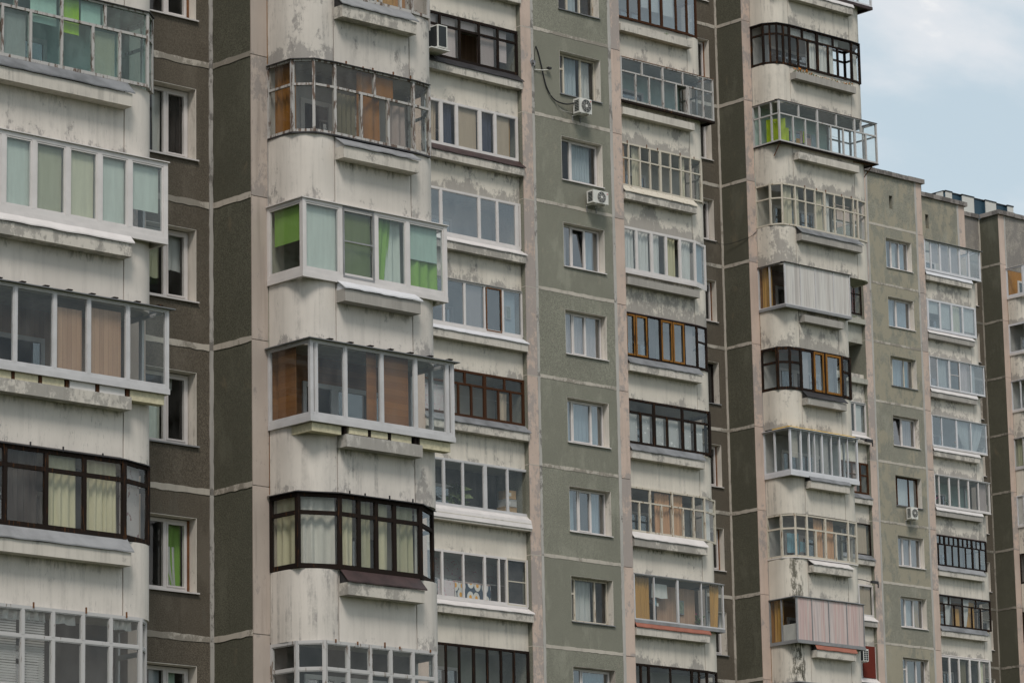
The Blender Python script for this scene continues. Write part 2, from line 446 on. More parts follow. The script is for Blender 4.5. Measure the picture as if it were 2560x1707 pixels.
class MB:
    """collects faces; build() links ONE mesh object"""

    def __init__(self):
        self.v, self.f, self.sm = [], [], False

    def quad_box(self, pts):            # 8 points: bottom 4 (ccw), top 4
        b = len(self.v)
        self.v += [tuple(p) for p in pts]
        self.f += [(b + 3, b + 2, b + 1, b), (b + 4, b + 5, b + 6, b + 7), (b, b + 1, b + 5, b + 4), (b + 1, b + 2, b + 6, b + 5),
                   (b + 2, b + 3, b + 7, b + 6), (b + 3, b, b + 4, b + 7)]

    def box(self, x0, x1, y0, y1, z0, z1):
        self.quad_box([(x0, y0, z0), (x1, y0, z0), (x1, y1, z0), (x0, y1, z0), (x0, y0, z1), (x1, y0, z1), (x1, y1, z1), (x0, y1, z1)])
        return self

    def prism(self, poly, z0, z1):      # ccw seen from above
        b, n = len(self.v), len(poly)
        self.v += [(p[0], p[1], z0) for p in poly] + [(p[0], p[1], z1) for p in poly]
        self.f += [tuple(b + i for i in range(n))[::-1], tuple(b + n + i for i in range(n))]
        for i in range(n):
            j = (i + 1) % n
            self.f.append((b + i, b + j, b + n + j, b + n + i))
        return self

    def seg(self, P, Q, s0, s1, d0, d1, z0, z1):
        """box along a plan segment: s along, d outward"""
        L = math.hypot(Q[0] - P[0], Q[1] - P[1])
        t = ((Q[0] - P[0]) / L, (Q[1] - P[1]) / L)
        n = (t[1], -t[0])
        q = lambda s, d: (P[0] + t[0] * s + n[0] * d, P[1] + t[1] * s + n[1] * d)
        a, b_, c, e = q(s0, d1), q(s1, d1), q(s1, d0), q(s0, d0)
        self.quad_box([(*a, z0), (*b_, z0), (*c, z0), (*e, z0), (*a, z1), (*b_, z1), (*c, z1), (*e, z1)])
        return self

    def strip(self, pts, off0, off1, z0, z1, z0b=None, z1b=None):
        """wall along an open plan polyline between two outward offsets; b heights belong to off1"""
        ns = normals(pts)
        z0b = z0 if z0b is None else z0b
        z1b = z1 if z1b is None else z1b
        b, n = len(self.v), len(pts)
        for (p, nn) in zip(pts, ns):
            i = (p[0] + nn[0] * off0, p[1] + nn[1] * off0)
            o = (p[0] + nn[0] * off1, p[1] + nn[1] * off1)
            self.v += [(*o, z0b), (*i, z0), (*i, z1), (*o, z1b)]
        for k in range(n - 1):
            a, c = b + 4 * k, b + 4 * (k + 1)
            self.f += [(a, c, c + 3, a + 3), (c + 1, a + 1, a + 2, c + 2), (a + 3, c + 3, c + 2, a + 2), (a + 1, c + 1, c, a)]
        self.f += [(b + 1, b, b + 3, b + 2), (b + 4 * (n - 1), b + 4 * (n - 1) + 1, b + 4 * (n - 1) + 2, b + 4 * (n - 1) + 3)]
        return self

    def tube(self, pts, r, n=6):
        pts = [Vector(p) for p in pts]
        b = len(self.v)
        for i, p in enumerate(pts):
            d = (pts[min(i + 1, len(pts) - 1)] - pts[max(i - 1, 0)]).normalized()
            a = d.orthogonal().normalized()
            c = d.cross(a)
            for k in range(n):
                an = 2 * math.pi * k / n
                self.v.append(tuple(p + (a * math.cos(an) + c * math.sin(an)) * r))
        for i in range(len(pts) - 1):
            for k in range(n):
                k2 = (k + 1) % n
                self.f.append((b + i * n + k, b + i * n + k2, b + (i + 1) * n + k2, b + (i + 1) * n + k))
        self.f += [tuple(b + k for k in range(n))[::-1], tuple(b + (len(pts) - 1) * n + k for k in range(n))]
        return self

    def disc(self, c, r, y0, y1, n=16):   # short cylinder with axis along y
        b = len(self.v)
        for y in (y0, y1):
            for k in range(n):
                an = 2 * math.pi * k / n
                self.v.append((c[0] + math.cos(an) * r, y, c[1] + math.sin(an) * r))
        for k in range(n):
            k2 = (k + 1) % n
            self.f.append((b + k, b + k2, b + n + k2, b + n + k))
        self.f += [tuple(b + k for k in range(n))[::-1], tuple(b + n + k for k in range(n))]
        return self

    def build(self, name, mat, parent=None, loc=(0, 0, 0), smooth=False, **props):
        me = bpy.data.meshes.new(name)
        me.from_pydata(self.v, [], self.f)
        if smooth:
            me.polygons.foreach_set('use_smooth', [True] * len(me.polygons))
            me.set_sharp_from_angle(angle=math.radians(35))
        me.materials.append(MAT[mat])
        o = bpy.data.objects.new(name, me)
        COL.objects.link(o)
        o.parent = parent
        o.location = loc
        for k, v in props.items():
            o[k] = v
        return o


def normals(pts):
    ns = []
    for i in range(len(pts)):
        acc = Vector((0, 0))
        segs = []
        for a, c in ((i - 1, i), (i, i + 1)):
            if a >= 0 and c < len(pts):
                t = Vector((pts[c][0] - pts[a][0], pts[c][1] - pts[a][1])).normalized()
                segs.append(Vector((t.y, -t.x)))
        for s in segs:
            acc += s
        acc.normalize()
        k = max(0.35, acc.dot(segs[0]))
        ns.append((acc.x / k, acc.y / k))
    return ns


def empty(name, loc, parent=None):
    o = bpy.data.objects.new(name, None)
    COL.objects.link(o)
    o.location = loc
    o.parent = parent
    o.empty_display_size = 0.3
    return o


LABELS = {}


def tag(o, label, cat, group=None, kind=None):
    o['label'] = label
    if cat:
        o['category'] = cat
    if group:
        o['group'] = group
    if kind:
        o['kind'] = kind
    LABELS.setdefault(label, []).append(o.name)
    return o


# ------------------------------------------------------------------ ground
g = MB()
g.v = [(-1500, -1500, 0), (2500, -1500, 0), (2500, 2500, 0), (-1500, 2500, 0)]
g.f = [(0, 1, 2, 3)]
g.build('ground', 'ground_grass', kind='structure')

# ------------------------------------------------------------------ the three blocks
H = 2.8
Q = {1: (33.439, 54.2284, 21.5444 + EYE), 2: (79.5547, 85.3997, 35.9768 + EYE), 3: (129.6066, 116.5839, 43.7688 + EYE)}
RECESS, BACK = 2.72, 1.52
R0, R1, S_, T1 = 3.42, 3.83, 11.11, 11.49
END = 15.15
BLK = {}
for b_, lab in ((1, 'nearest apartment block filling the left half, whitish rounded balconies and brown recessed wall'),
                (2, 'middle apartment block with sage green panel wall between two balcony columns'),
                (3, 'farthest green panelled apartment block whose stepped flat roofline stands against the sky')):
    BLK[b_] = tag(empty('apartment_block', (Q[b_][0], Q[b_][1], 0)), lab, 'apartment block', 'panel apartment blocks')


def zf(b, j):
    return Q[b][2] - H * j


def jitter_strip(u0, u1, zc, half, v0, v1, amp=0.012, axis='u', fixed=0.0):
    """mortar ribbon with ragged edges, along u (front wall) or v (side wall, at u=fixed)"""
    m = MB()
    n = max(3, int(abs(u1 - u0) / 0.16))
    rows = []
    for i in range(n + 1):
        a = u0 + (u1 - u0) * i / n
        lo = zc - half + random.uniform(-amp, amp)
        hi = zc + half + random.uniform(-amp, amp)
        rows.append((a, lo, hi))
    for a, lo, hi in rows:
        for dv, zz_ in ((v0, lo), (v1, lo), (v1, hi), (v0, hi)):
            m.v.append((a, dv, zz_) if axis == 'u' else (fixed + dv, a, zz_))
    for i in range(n):
        a, c = 4 * i, 4 * (i + 1)
        m.f += [(a, c, c + 3, a + 3), (c + 1, a + 1, a + 2, c + 2), (a + 3, c + 3, c + 2, a + 2), (a + 1, c + 1, c, a)]
    m.f += [(0, 3, 2, 1), (4 * n, 4 * n + 1, 4 * n + 2, 4 * n + 3)]
    return m


def jitter_post(u0, u1, v0, v1, z0, z1, amp=0.010):
    m = MB()
    n = max(4, int((z1 - z0) / 0.16))
    for i in range(n + 1):
        z = z0 + (z1 - z0) * i / n
        a, c = u0 + random.uniform(-amp, amp), u1 + random.uniform(-amp, amp)
        m.v += [(a, v0, z), (c, v0, z), (c, v1, z), (a, v1, z)]
    for i in range(n):
        a, c = 4 * i, 4 * (i + 1)
        m.f += [(a + k, a + (k + 1) % 4, c + (k + 1) % 4, c + k) for k in range(4)]
    m.f += [(3, 2, 1, 0), (4 * n, 4 * n + 1, 4 * n + 2, 4 * n + 3)]
    return m


def holed(u0, u1, z0, z1, h, v0, v1):
    """panel with one opening h=(hu0,hu1,hz0,hz1): four butted blocks sharing edges as one shell"""
    m = MB()
    a, b, c, d = h
    xs, zs = [u0, a, b, u1], [z0, c, d, z1]
    idx = {}
    for k, v in enumerate((v0, v1)):
        for i, x in enumerate(xs):
            for jj, z in enumerate(zs):
                idx[k, i, jj] = len(m.v)
                m.v.append((x, v, z))
    for i in range(3):
        for jj in range(3):
            if (i, jj) == (1, 1):
                continue
            m.f.append((idx[0, i, jj], idx[0, i + 1, jj], idx[0, i + 1, jj + 1], idx[0, i, jj + 1]))
            m.f.append((idx[1, i, jj + 1], idx[1, i + 1, jj + 1], idx[1, i + 1, jj], idx[1, i, jj]))
    for i in range(3):
        m.f.append((idx[1, i, 0], idx[1, i + 1, 0], idx[0, i + 1, 0], idx[0, i, 0]))
        m.f.append((idx[0, i, 3], idx[0, i + 1, 3], idx[1, i + 1, 3], idx[1, i, 3]))
        m.f.append((idx[0, 0, i], idx[0, 0, i + 1], idx[1, 0, i + 1], idx[1, 0, i]))
        m.f.append((idx[1, 3, i], idx[1, 3, i + 1], idx[0, 3, i + 1], idx[0, 3, i]))
    m.f += [(idx[0, 1, 1], idx[0, 2, 1], idx[1, 2, 1], idx[1, 1, 1]), (idx[1, 1, 2], idx[1, 2, 2], idx[0, 2, 2], idx[0, 1, 2]),
            (idx[1, 1, 1], idx[1, 1, 2], idx[0, 1, 2], idx[0, 1, 1]), (idx[0, 2, 1], idx[0, 2, 2], idx[1, 2, 2], idx[1, 2, 1])]
    return m


FOOT = [(-4.7, 1.66), (-0.3, 1.66), (-0.3, 0.34), (3.6, 0.34), (3.6, 1.66), (8.4, 1.66), (8.4, 3.06), (11.3, 3.06), (11.3, 1.66),
        (END - 0.16, 1.66), (END - 0.16, 5.0), (-4.7, 5.0)]
SOLID = [(-5.2, 1.53), (-0.5, 1.53), (-0.5, 0.01), (3.83, 0.01), (3.83, 1.53), (8.6, 1.53), (8.6, 2.73), (11.11, 2.73), (11.11, 1.53),
         (END, 1.53), (END, 14), (-5.2, 14)]


def curtain_mesh(P, Qp, z0, z1, folds=9.0, amp=0.025, taper=0.0, n=None):
    """hanging cloth along a plan segment, folds swing across it; taper gathers the lower hem toward P(+) or Q(-)"""
    L = math.hypot(Qp[0] - P[0], Qp[1] - P[1])
    t = ((Qp[0] - P[0]) / L, (Qp[1] - P[1]) / L)
    nn = (t[1], -t[0])
    n = n or max(12, int(L * folds * 5))
    m = MB()
    ph = random.uniform(0, 6)
    folds *= random.uniform(0.55, 1.25)
    amp *= random.uniform(0.7, 1.5)
    w1, w2 = random.uniform(1.5, 4.5), random.uniform(0.4, 1.6)
    rows = 7
    for r in range(rows):
        f = r / (rows - 1)
        z = z1 + (z0 - z1) * f
        for i in range(n + 1):
            s = i / n
            ss = s
            if taper:
                k = abs(taper) * f ** 1.5
                ss = s * (1 - k) if taper > 0 else k + s * (1 - k)
            a = amp * (0.5 + 0.6 * f) * math.sin(2 * math.pi * folds * L * s + ph + w2 * math.sin(w1 * 2 * s + ph) + 0.5 * f * math.sin(5 * s))
            a += amp * 0.35 * math.sin(2 * math.pi * folds * 0.37 * L * s + ph * 2)
            m.v.append((P[0] + t[0] * ss * L + nn[0] * a, P[1] + t[1] * ss * L + nn[1] * a, z + 0.012 * f * math.sin(9 * s + ph)))
    for r in range(rows - 1):
        for i in range(n):
            a = r * (n + 1) + i
            m.f.append((a, a + 1, a + n + 2, a + n + 1))
    return m


def add_curtain(b, j, P, Qp, z0, z1, mat, label, group='curtains in the windows', folds=9.0, amp=0.025, taper=0.0):
    o = curtain_mesh(P, Qp, z0, z1, folds, amp, taper).build('curtain', mat, None, (Q[b][0], Q[b][1], zf(b, j)), smooth=True)
    return tag(o, label, 'curtain', group)


# ------------------------------------------------------------------ windows in the panel walls
def window(b, j, u0, u1, vface, seps, fm='pvc', gm='glass_lowe', z0=0.85, z1=2.28, sill='pvc', curt=None, desc='', bar=0.055,
           forto=None, tilt=None, depth=0.26, rev='reveal_paint', rust=False):
    zb = zf(b, j)
    w = MB()
    vf = vface + depth
    a0, a1, c0, c1 = u0 + 0.035, u1 - 0.035, z0 + 0.04, z1 - 0.03
    w.box(a0, a0 + bar, vf - 0.03, vf + 0.03, c0, c1).box(a1 - bar, a1, vf - 0.03, vf + 0.03, c0, c1)
    w.box(a0 + bar, a1 - bar, vf - 0.027, vf + 0.027, c0, c0 + bar).box(a0 + bar, a1 - bar, vf - 0.027, vf + 0.027, c1 - bar, c1)
    cells, last = [], a0 + bar
    for s in seps:
        w.box(s - bar * 0.55, s + bar * 0.55, vf - 0.03, vf + 0.03, c0 + bar, c1 - bar)
        cells.append((last, s - bar * 0.55))
        last = s + bar * 0.55
    cells.append((last, a1 - bar))
    panes = []
    for i, (p, q) in enumerate(cells):
        if forto and i in forto:
            zm = c1 - 0.36 * (c1 - c0)
            w.box(p, q, vf - 0.024, vf + 0.024, zm - 0.03, zm + 0.03)
            panes += [(p, q, c0 + bar, zm - 0.03), (p, q, zm + 0.03, c1 - bar)]
        else:
            panes.append((p, q, c0 + bar, c1 - bar))
        sb = 0.03
        if fm.startswith('pvc') and i % 2 == (1 if len(cells) > 2 else len(cells) - 1):
            w.box(p, p + sb, vf - 0.045, vf + 0.02, c0 + bar, c1 - bar).box(q - sb, q, vf - 0.045, vf + 0.02, c0 + bar, c1 - bar)
            w.box(p + sb, q - sb, vf - 0.042, vf + 0.02, c0 + bar, c0 + bar + sb).box(p + sb, q - sb, vf - 0.042, vf + 0.02, c1 - bar - sb, c1 - bar)
    win = w.build('window', fm, BLK[b], (0, 0, zb))
    for i, (p, q, zl, zh) in enumerate(panes):
        g_ = MB()
        dy = random.uniform(-0.004, 0.004)
        dz = random.uniform(-0.004, 0.004)
        if tilt is not None and i == tilt:
            dz = 0.12
        g_.quad_box([(p, vf - 0.003 + dy, zl), (q, vf - 0.003 - dy, zl), (q, vf + 0.003 - dy, zl), (p, vf + 0.003 + dy, zl),
                     (p, vf - 0.003 + dy + dz, zh), (q, vf - 0.003 - dy + dz, zh), (q, vf + 0.003 - dy + dz, zh), (p, vf + 0.003 + dy + dz, zh)])
        g_.build('pane', gm, win)
    t = 0.012
    ra = MB()
    ra.box(u0 + 0.002, u0 + t, vface + 0.004, vf + 0.02, z0 + 0.002, z1 - 0.002).box(u1 - t, u1 - 0.002, vface + 0.004, vf + 0.02, z0 + 0.002, z1 - 0.002)
    ra.box(u0 + t, u1 - t, vface + 0.004, vf + 0.02, z1 - t, z1 - 0.002)
    ra.build('reveal', rev, win, wear=random.uniform(-0.3, 0.7), drip=random.uniform(0, 1))
    if rust:
        MB().box(u1 - 0.06, u1 - 0.014, vf - 0.05, vf - 0.03, c0, c1).build('rusty_edge', 'rust', win)
    sl = MB()
    sl.quad_box([(u0 - 0.02, vface - 0.055, z0 - 0.025), (u1 + 0.03, vface - 0.055, z0 - 0.025), (u1 - 0.013, vf - 0.03, z0 + 0.012), (u0 + 0.013, vf - 0.03, z0 + 0.012),
                 (u0 - 0.02, vface - 0.055, z0 + 0.004), (u1 + 0.03, vface - 0.055, z0 + 0.004), (u1 - 0.013, vf - 0.03, z0 + 0.038), (u0 + 0.013, vf - 0.03, z0 + 0.038)])
    sl.build('sill', sill, win)
    for it in (curt or []):
        p, q, zl, zh, cm, words = it[:6]
        add_curtain(b, j, (p, vf + 0.12), (q, vf + 0.12), zl, zh, cm, words + ' in ' + desc, 'curtains in the wall windows', 8.0, 0.022, it[6] if len(it) > 6 else 0)
    return win


# ------------------------------------------------------------------ glazing along a plan polyline
def glaze(bal, P, Qp, z0, z1, lower, upper=None, tr=None, fm='pvc', gm='glass', bar=0.05, sash=0.0, posts=(True, True), skip=(), gms=None, rail=None):
    """frame bars go into one mesh handed back; each pane becomes its own part"""
    m = MB()
    L = math.hypot(Qp[0] - P[0], Qp[1] - P[1])
    hb = bar / 2
    rail = rail or bar
    if posts[0]:
        m.seg(P, Qp, -hb, hb, -0.034, 0.034, z0, z1)
    if posts[1]:
        m.seg(P, Qp, L - hb, L + hb, -0.035, 0.035, z0, z1)
    m.seg(P, Qp, hb, L - hb, -0.030, 0.030, z0, z0 + rail).seg(P, Qp, hb, L - hb, -0.030, 0.030, z1 - rail, z1)
    rows = []
    if tr:
        zt = z1 - tr * (z1 - z0)
        m.seg(P, Qp, hb, L - hb, -0.028, 0.028, zt - bar * 0.42, zt + bar * 0.42)
        rows = [(z0 + rail, zt - bar * 0.42, lower), (zt + bar * 0.42, z1 - rail, upper if upper is not None else lower)]
    else:
        rows = [(z0 + rail, z1 - rail, lower)]
    k = 0
    for zl, zh, seps in rows:
        edges = [hb]
        for s in seps:
            w = bar
            if isinstance(s, tuple):
                s, w = s
            m.seg(P, Qp, s - w * 0.45, s + w * 0.45, -0.032, 0.032, zl, zh)
            edges += [s - w * 0.45, s + w * 0.45]
        edges.append(L - hb)
        for i in range(0, len(edges), 2):
            a, c = edges[i], edges[i + 1]
            if c - a < 0.03:
                continue
            if sash:
                m.seg(P, Qp, a, a + sash, -0.025, 0.022, zl, zh).seg(P, Qp, c - sash, c, -0.025, 0.022, zl, zh)
                m.seg(P, Qp, a + sash, c - sash, -0.024, 0.020, zl, zl + sash).seg(P, Qp, a + sash, c - sash, -0.024, 0.020, zh - sash, zh)
            if k not in skip:
                g_ = MB()
                j1, j2 = random.uniform(-0.004, 0.004), random.uniform(-0.003, 0.003)
                g_.seg(P, Qp, a, c, -0.003, 0.003, zl, zh)
                t = ((Qp[0] - P[0]) / L, (Qp[1] - P[1]) / L)
                nn = (t[1], -t[0])
                vv = []
                for q, (x, y, z) in enumerate(g_.v):
                    o = j1 * (1 if q % 4 in (0, 3) else -1) + j2 * (1 if q > 3 else -1)
                    vv.append((x + nn[0] * o, y + nn[1] * o, z))
                g_.v = vv
                g_.build('pane', (gms or {}).get(k, gm), bal)
            k += 1
    return m


def merge(ms):
    r = MB()
    for m in ms:
        b = len(r.v)
        r.v += m.v
        r.f += [tuple(i + b for i in f) for f in m.f]
    return r


def arc(cx, cy, r, a0, a1, n=9):
    return [(cx + r * math.cos(math.radians(a0 + (a1 - a0) * i / n)), cy + r * math.sin(math.radians(a0 + (a1 - a0) * i / n))) for i in range(n + 1)]


VF = {'A': 0.50, 'B': 0.20, 'C': 0.22}


def balcony(b, col, j, kind='box', vg=None, R=None, lower=(), upper=None, tr=None, fm='pvc', gm='glass', bar=0.05, sash=0.0, wide=False,
            cover='zinc', planter='trough_concrete', cap=None, sill=None, wall='wall_cream', wear=0.0, wearL=None, mold=0.0, items=(), desc='',
            lseps=(), gms=None, skip=(), ltr=None, door=None, capw=0.07, no_glass=False, prongs=0, side='dark_metal', P1=None, P2=None, rail=None,
            sillh=0.10, gmL=None, floor_only=False, solid=None, lip=True, z1=2.60, noabove=False, ceil='slab_concrete', rtr=None, door_u=None, plmat=None, skipL=(), mid=False):
    vf = VF[col]
    bal = MB()
    ur = {'A': 16.2 if wide else 15.10, 'C': 8.01, 'B': -0.50}[col]
    ul = {'A': 11.50, 'C': 3.84, 'B': -4.70}[col]
    sm = {'A': 15.33 if wide else 14.24, 'C': 7.12, 'B': -0.50}[col]
    zb = zf(b, j)
    # slab with the loggia floor
    if col == 'A':
        poly = [(ul + 0.1, 1.5)] + arc(12.12, 1.12, 0.52, 180, 270) + arc(ur - 0.62, 1.12, 0.52, 270, 360) + [(ur - 0.1, 1.505)]
    elif col == 'C':
        poly = [(ul, vf + 0.1)] + arc(ur - 0.62, vf + 0.62, 0.52, 270, 360) + [(ur - 0.1, 1.505), (ul, 1.505)]
    else:
        poly = [(ul, vf + 0.1), (ur - 0.003, vf + 0.1), (ur - 0.003, 1.505), (ul, 1.505)]
    bal.prism(poly, -0.17, -0.02)
    o = bal.build('balcony', ceil, BLK[b], (0, 0, zb))
    # back wall of the loggia with its door and window
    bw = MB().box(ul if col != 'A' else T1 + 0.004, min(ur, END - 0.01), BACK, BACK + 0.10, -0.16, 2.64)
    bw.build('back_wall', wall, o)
    du = door_u if door_u is not None else {'A': 12.3, 'C': 4.3, 'B': -4.2}[col]
    dz1 = 2.12
    dm = MB()
    v_ = BACK - 0.03
    for (p, q, zl, zh) in ((du, du + 0.78, 0.02, dz1), (du + 0.78, du + 2.0, 0.8, dz1)):
        dm.box(p, p + 0.09, v_ - 0.02, v_ + 0.025, zl, zh).box(q - 0.09, q - 0.002, v_ - 0.02, v_ + 0.025, zl, zh)
        dm.box(p + 0.09, q - 0.09, v_ - 0.018, v_ + 0.025, zl, zl + 0.1).box(p + 0.09, q - 0.09, v_ - 0.018, v_ + 0.025, zh - 0.09, zh)
    if not solid:
        d_ = dm.build('balcony_door', door or 'pvc', o)
        MB().box(du + 0.1, du + 0.68, v_, v_ + 0.008, 0.13, dz1 - 0.1).build('pane', 'glass_dark', o)
        MB().box(du + 0.88, du + 1.9, v_, v_ + 0.008, 0.91, dz1 - 0.1).build('pane', 'glass_dark', o)
    # parapet panels
    wl = wear if wearL is None else wearL
    pm = plmat or ('white_concrete' if b == 1 else 'cream_concrete')
    ZP0, ZP1 = -0.20, 1.15
    if col == 'A':
        pl = [(ul, 1.5), (ul, 1.12)] + arc(12.12, 1.12, 0.62, 180, 270)[1:] + [(12.305, vf)]
        MB().strip(pl, -0.10, 0, ZP0, ZP1).build('parapet_panel', pm, o, smooth=True, wear=wl, mold=mold, drip=random.choice([0.35, 0.8, 1.1, 1.3]))
        MB().strip([(12.33, vf), (sm - 0.012, vf)], -0.10, 0, ZP0, ZP1).build('parapet_panel', pm, o, wear=wear, damp=random.uniform(0.4, 1), drip=random.choice([0.1, 0.3, 0.6, 1.0]))
        MB().box(12.295, 12.34, vf + 0.03, vf + 0.06, ZP0 + 0.01, ZP1 - 0.01).build('joint', 'joint_dark', o)
    elif col == 'C':
        MB().strip([(ul, vf), (sm - 0.012, vf)], -0.10, 0, ZP0, ZP1).build('parapet_panel', pm, o, wear=wear, damp=random.uniform(0.4, 1), drip=random.choice([0.1, 0.3, 0.6, 1.0]))
    else:
        MB().strip([(ul, vf), (ur - 0.004, vf)], -0.10, 0, ZP0, ZP1).build('parapet_panel', pm, o, wear=wear, damp=random.uniform(0.4, 1), drip=random.choice([0.1, 0.3, 0.6, 1.0]))
    if col in 'AC':
        pr = [(sm + 0.012, vf), (ur - 0.62, vf)] + arc(ur - 0.62, vf + 0.62, 0.62, 270, 360)[1:] + [(ur, 1.5)]
        MB().strip(pr, -0.10, 0, ZP0, ZP1).build('parapet_panel', pm, o, smooth=True, wear=wear * 0.3, drip=random.uniform(0.1, 0.4))
        MB().box(sm - 0.02, sm + 0.02, vf + 0.03, vf + 0.06, ZP0 + 0.01, ZP1 - 0.01).build('joint', random.choice(['joint_dark', 'rust', 'joint_dark']), o)
    # flower trough on the front
    p0, p1 = {'A': (12.33, sm - 0.02), 'C': (3.88, 7.11), 'B': (-4.70, -0.505)}[col]
    pf = vf - 0.26
    if planter:
        pt = MB()
        pt.box(p0, p1, pf, vf - 0.003, 0.665, 0.715).box(p0, p1, pf, pf + 0.05, 0.715, 0.90)
        pt.box(p0, p0 + 0.05, pf + 0.05, vf - 0.003, 0.715, 0.90).box(p1 - 0.05, p1, pf + 0.05, vf - 0.003, 0.715, 0.90)
        pt.build('flower_trough', planter, o, wear=random.uniform(-0.1, 0.5), drip=random.uniform(0.3, 1.0))
    if cover == 'open':
        MB().box(p0 + 0.052, p1 - 0.052, pf + 0.052, vf - 0.005, 0.717, 0.86).build('soil', 'soil', o)
    vgl = vg if vg is not None else vf - 0.02
    if cover and cover not in ('open', 'clad'):
        cv_ = MB()
        zt = 1.17 if not sill else 1.10
        n = 16
        lipd = pf - 0.035
        for i in range(n + 1):
            u = p0 - 0.03 + (p1 - p0 + 0.07) * i / n
            wv = random.uniform(-0.008, 0.008)
            vb = min(vgl - 0.004, vf - 0.01)
            cv_.v += [(u, lipd, 0.905 + wv), (u, vb, zt + wv * 0.2), (u, vb, zt + 0.012 + wv * 0.2), (u, lipd, 0.93 + wv)]
        for i in range(n):
            a, c = 4 * i, 4 * (i + 1)
            cv_.f += [(a + 3, c + 3, c + 2, a + 2), (a, a + 1, c + 1, c), (a, c, c + 3, a + 3), (a + 1, a + 2, c + 2, c + 1)]
        cv_.f += [(0, 3, 2, 1), (4 * n, 4 * n + 1, 4 * n + 2, 4 * n + 3)]
        cv_.build('trough_cover', cover, o)
        if col == 'A' and side:
            sb = MB()
            sb.v = [(p0 + 0.004, pf + 0.01, 0.902), (p0 + 0.004, vf - 0.012, 0.902), (p0 + 0.004, vf - 0.012, zt - 0.02), (p0 + 0.03, pf + 0.01, 0.902), (p0 + 0.03, vf - 0.012, 0.902), (p0 + 0.03, vf - 0.012, zt - 0.02)]
            sb.f = [(0, 2, 1), (3, 4, 5), (0, 1, 4, 3), (1, 2, 5, 4), (2, 0, 3, 5)]
            sb.build('side_board', side, o)
    if cover == 'clad':
        cd = MB()
        for k in range(2):
            dv = 0.012 * k
            cd.v += [(p0 - 0.01, pf - 0.03 + dv, 0.735), (p1 + 0.012, pf - 0.03 + dv, 0.735), (p1 + 0.012, pf + 0.03 + dv, 1.0), (p0 - 0.01, pf + 0.03 + dv, 1.0),
                     (p1 + 0.012, vgl - 0.03 + dv, 1.14), (p0 - 0.01, vgl - 0.03 + dv, 1.14)]
        cd.f = [(0, 1, 2, 3), (3, 2, 4, 5), (9, 8, 7, 6), (11, 10, 8, 9), (0, 6, 7, 1), (5, 4, 10, 11), (0, 3, 9, 6), (3, 5, 11, 9), (1, 7, 8, 2), (2, 8, 10, 4)]
        cd.build('trough_cladding', sill or 'pvc', o)
    # plan of the glazing
    if col == 'A':
        P1 = P1 or (11.55, 0.82)
        P2 = P2 or (11.85, 0.54)
        if kind == 'box':
            R = R or ur
            plan = [(ul, 1.5), (ul, vgl), (R, vgl), (R, 1.5)]
            if R > END + 0.3:
                plan.append((END + 0.02, 1.5))
            fi = 1
        elif kind == 'round':
            plan = [(ul + 0.02, 1.5), P1, P2, (12.31, vgl), (sm + 0.06, vgl), (sm + 0.52, vgl + 0.06), (ur - 0.05, vgl + 0.55), (ur - 0.03, 1.5)]
            if wide:
                plan.append((END + 0.02, 1.5))
            fi = 3
        else:
            plan = [(ul + 0.02, 1.5), P1, P2, (sm + (0.06 if kind == 'poly' else 0.4), vgl), (ur - 0.10, vgl + 0.45), (ur - 0.03, 1.5)]
            fi = 2
    elif col == 'C':
        if kind == 'box':
            R = R or 7.97
            plan = [(ul + 0.02, vgl), (R, vgl), (R, 1.5)]
        elif kind == 'round':
            plan = [(ul + 0.02, vgl), (7.10, vgl), (7.62, vgl + 0.10), (7.94, vgl + 0.52), (7.96, 1.5)]
        else:
            R = R or 7.10
            plan = [(ul + 0.02, vgl), (R, vgl), (R + 0.72 if R < 7.3 else R + 0.3, vgl + 0.26), (7.96, vgl + 0.6), (7.96, 1.5)]
        fi = 0
    else:
        plan = [(ul, vgl), (R or ur - 0.035, vgl)]
        fi = 0
    z0 = 1.16 if not sill else 1.15
    front = plan[fi]
    if not no_glass:
        ms = []
        ns = len(plan) - 1
        for i in range(ns):
            Pa, Pb = plan[i], plan[i + 1]
            first = i == 0
            pst = (first, True)
            if i == fi:
                lo = [((s - front[0]) if not isinstance(s, tuple) else (s[0] - front[0], s[1])) for s in lower]
                uppr = None if upper is None else [((s - front[0]) if not isinstance(s, tuple) else (s[0] - front[0], s[1])) for s in upper]
                ms.append(glaze(o, Pa, Pb, z0, z1, lo, uppr, tr, fm, gm, bar, sash, pst, skip, gms, rail))
            else:
                L = math.hypot(Pb[0] - Pa[0], Pb[1] - Pa[1])
                ls = list(lseps) if (i == 0 and col == 'A') else ([L / 2] if (L > 1.0 and i > fi) or (mid and 0 < i < fi) else [])
                t_ = (ltr if ltr is not None else tr) if i < fi else (rtr if rtr is not None else tr)
                ms.append(glaze(o, Pa, Pb, z0, z1, ls, ls, t_, fm, gmL or gm, bar, sash, pst, skipL if i == 0 else (), None, rail))
        if prongs:
            for i in range(prongs):
                u = front[0] + (plan[fi + 1][0] - front[0]) * (i + random.uniform(0.2, 0.8)) / prongs
                MB().box(u - 0.012, u + 0.012, vgl - 0.05, vgl - 0.028, z1 - 0.03, z1 + random.uniform(0.02, 0.08)).build('anchor_strip', 'dark_metal' if 'dark' in fm else 'rust', o)
        merge(ms).build('frame', fm, o)
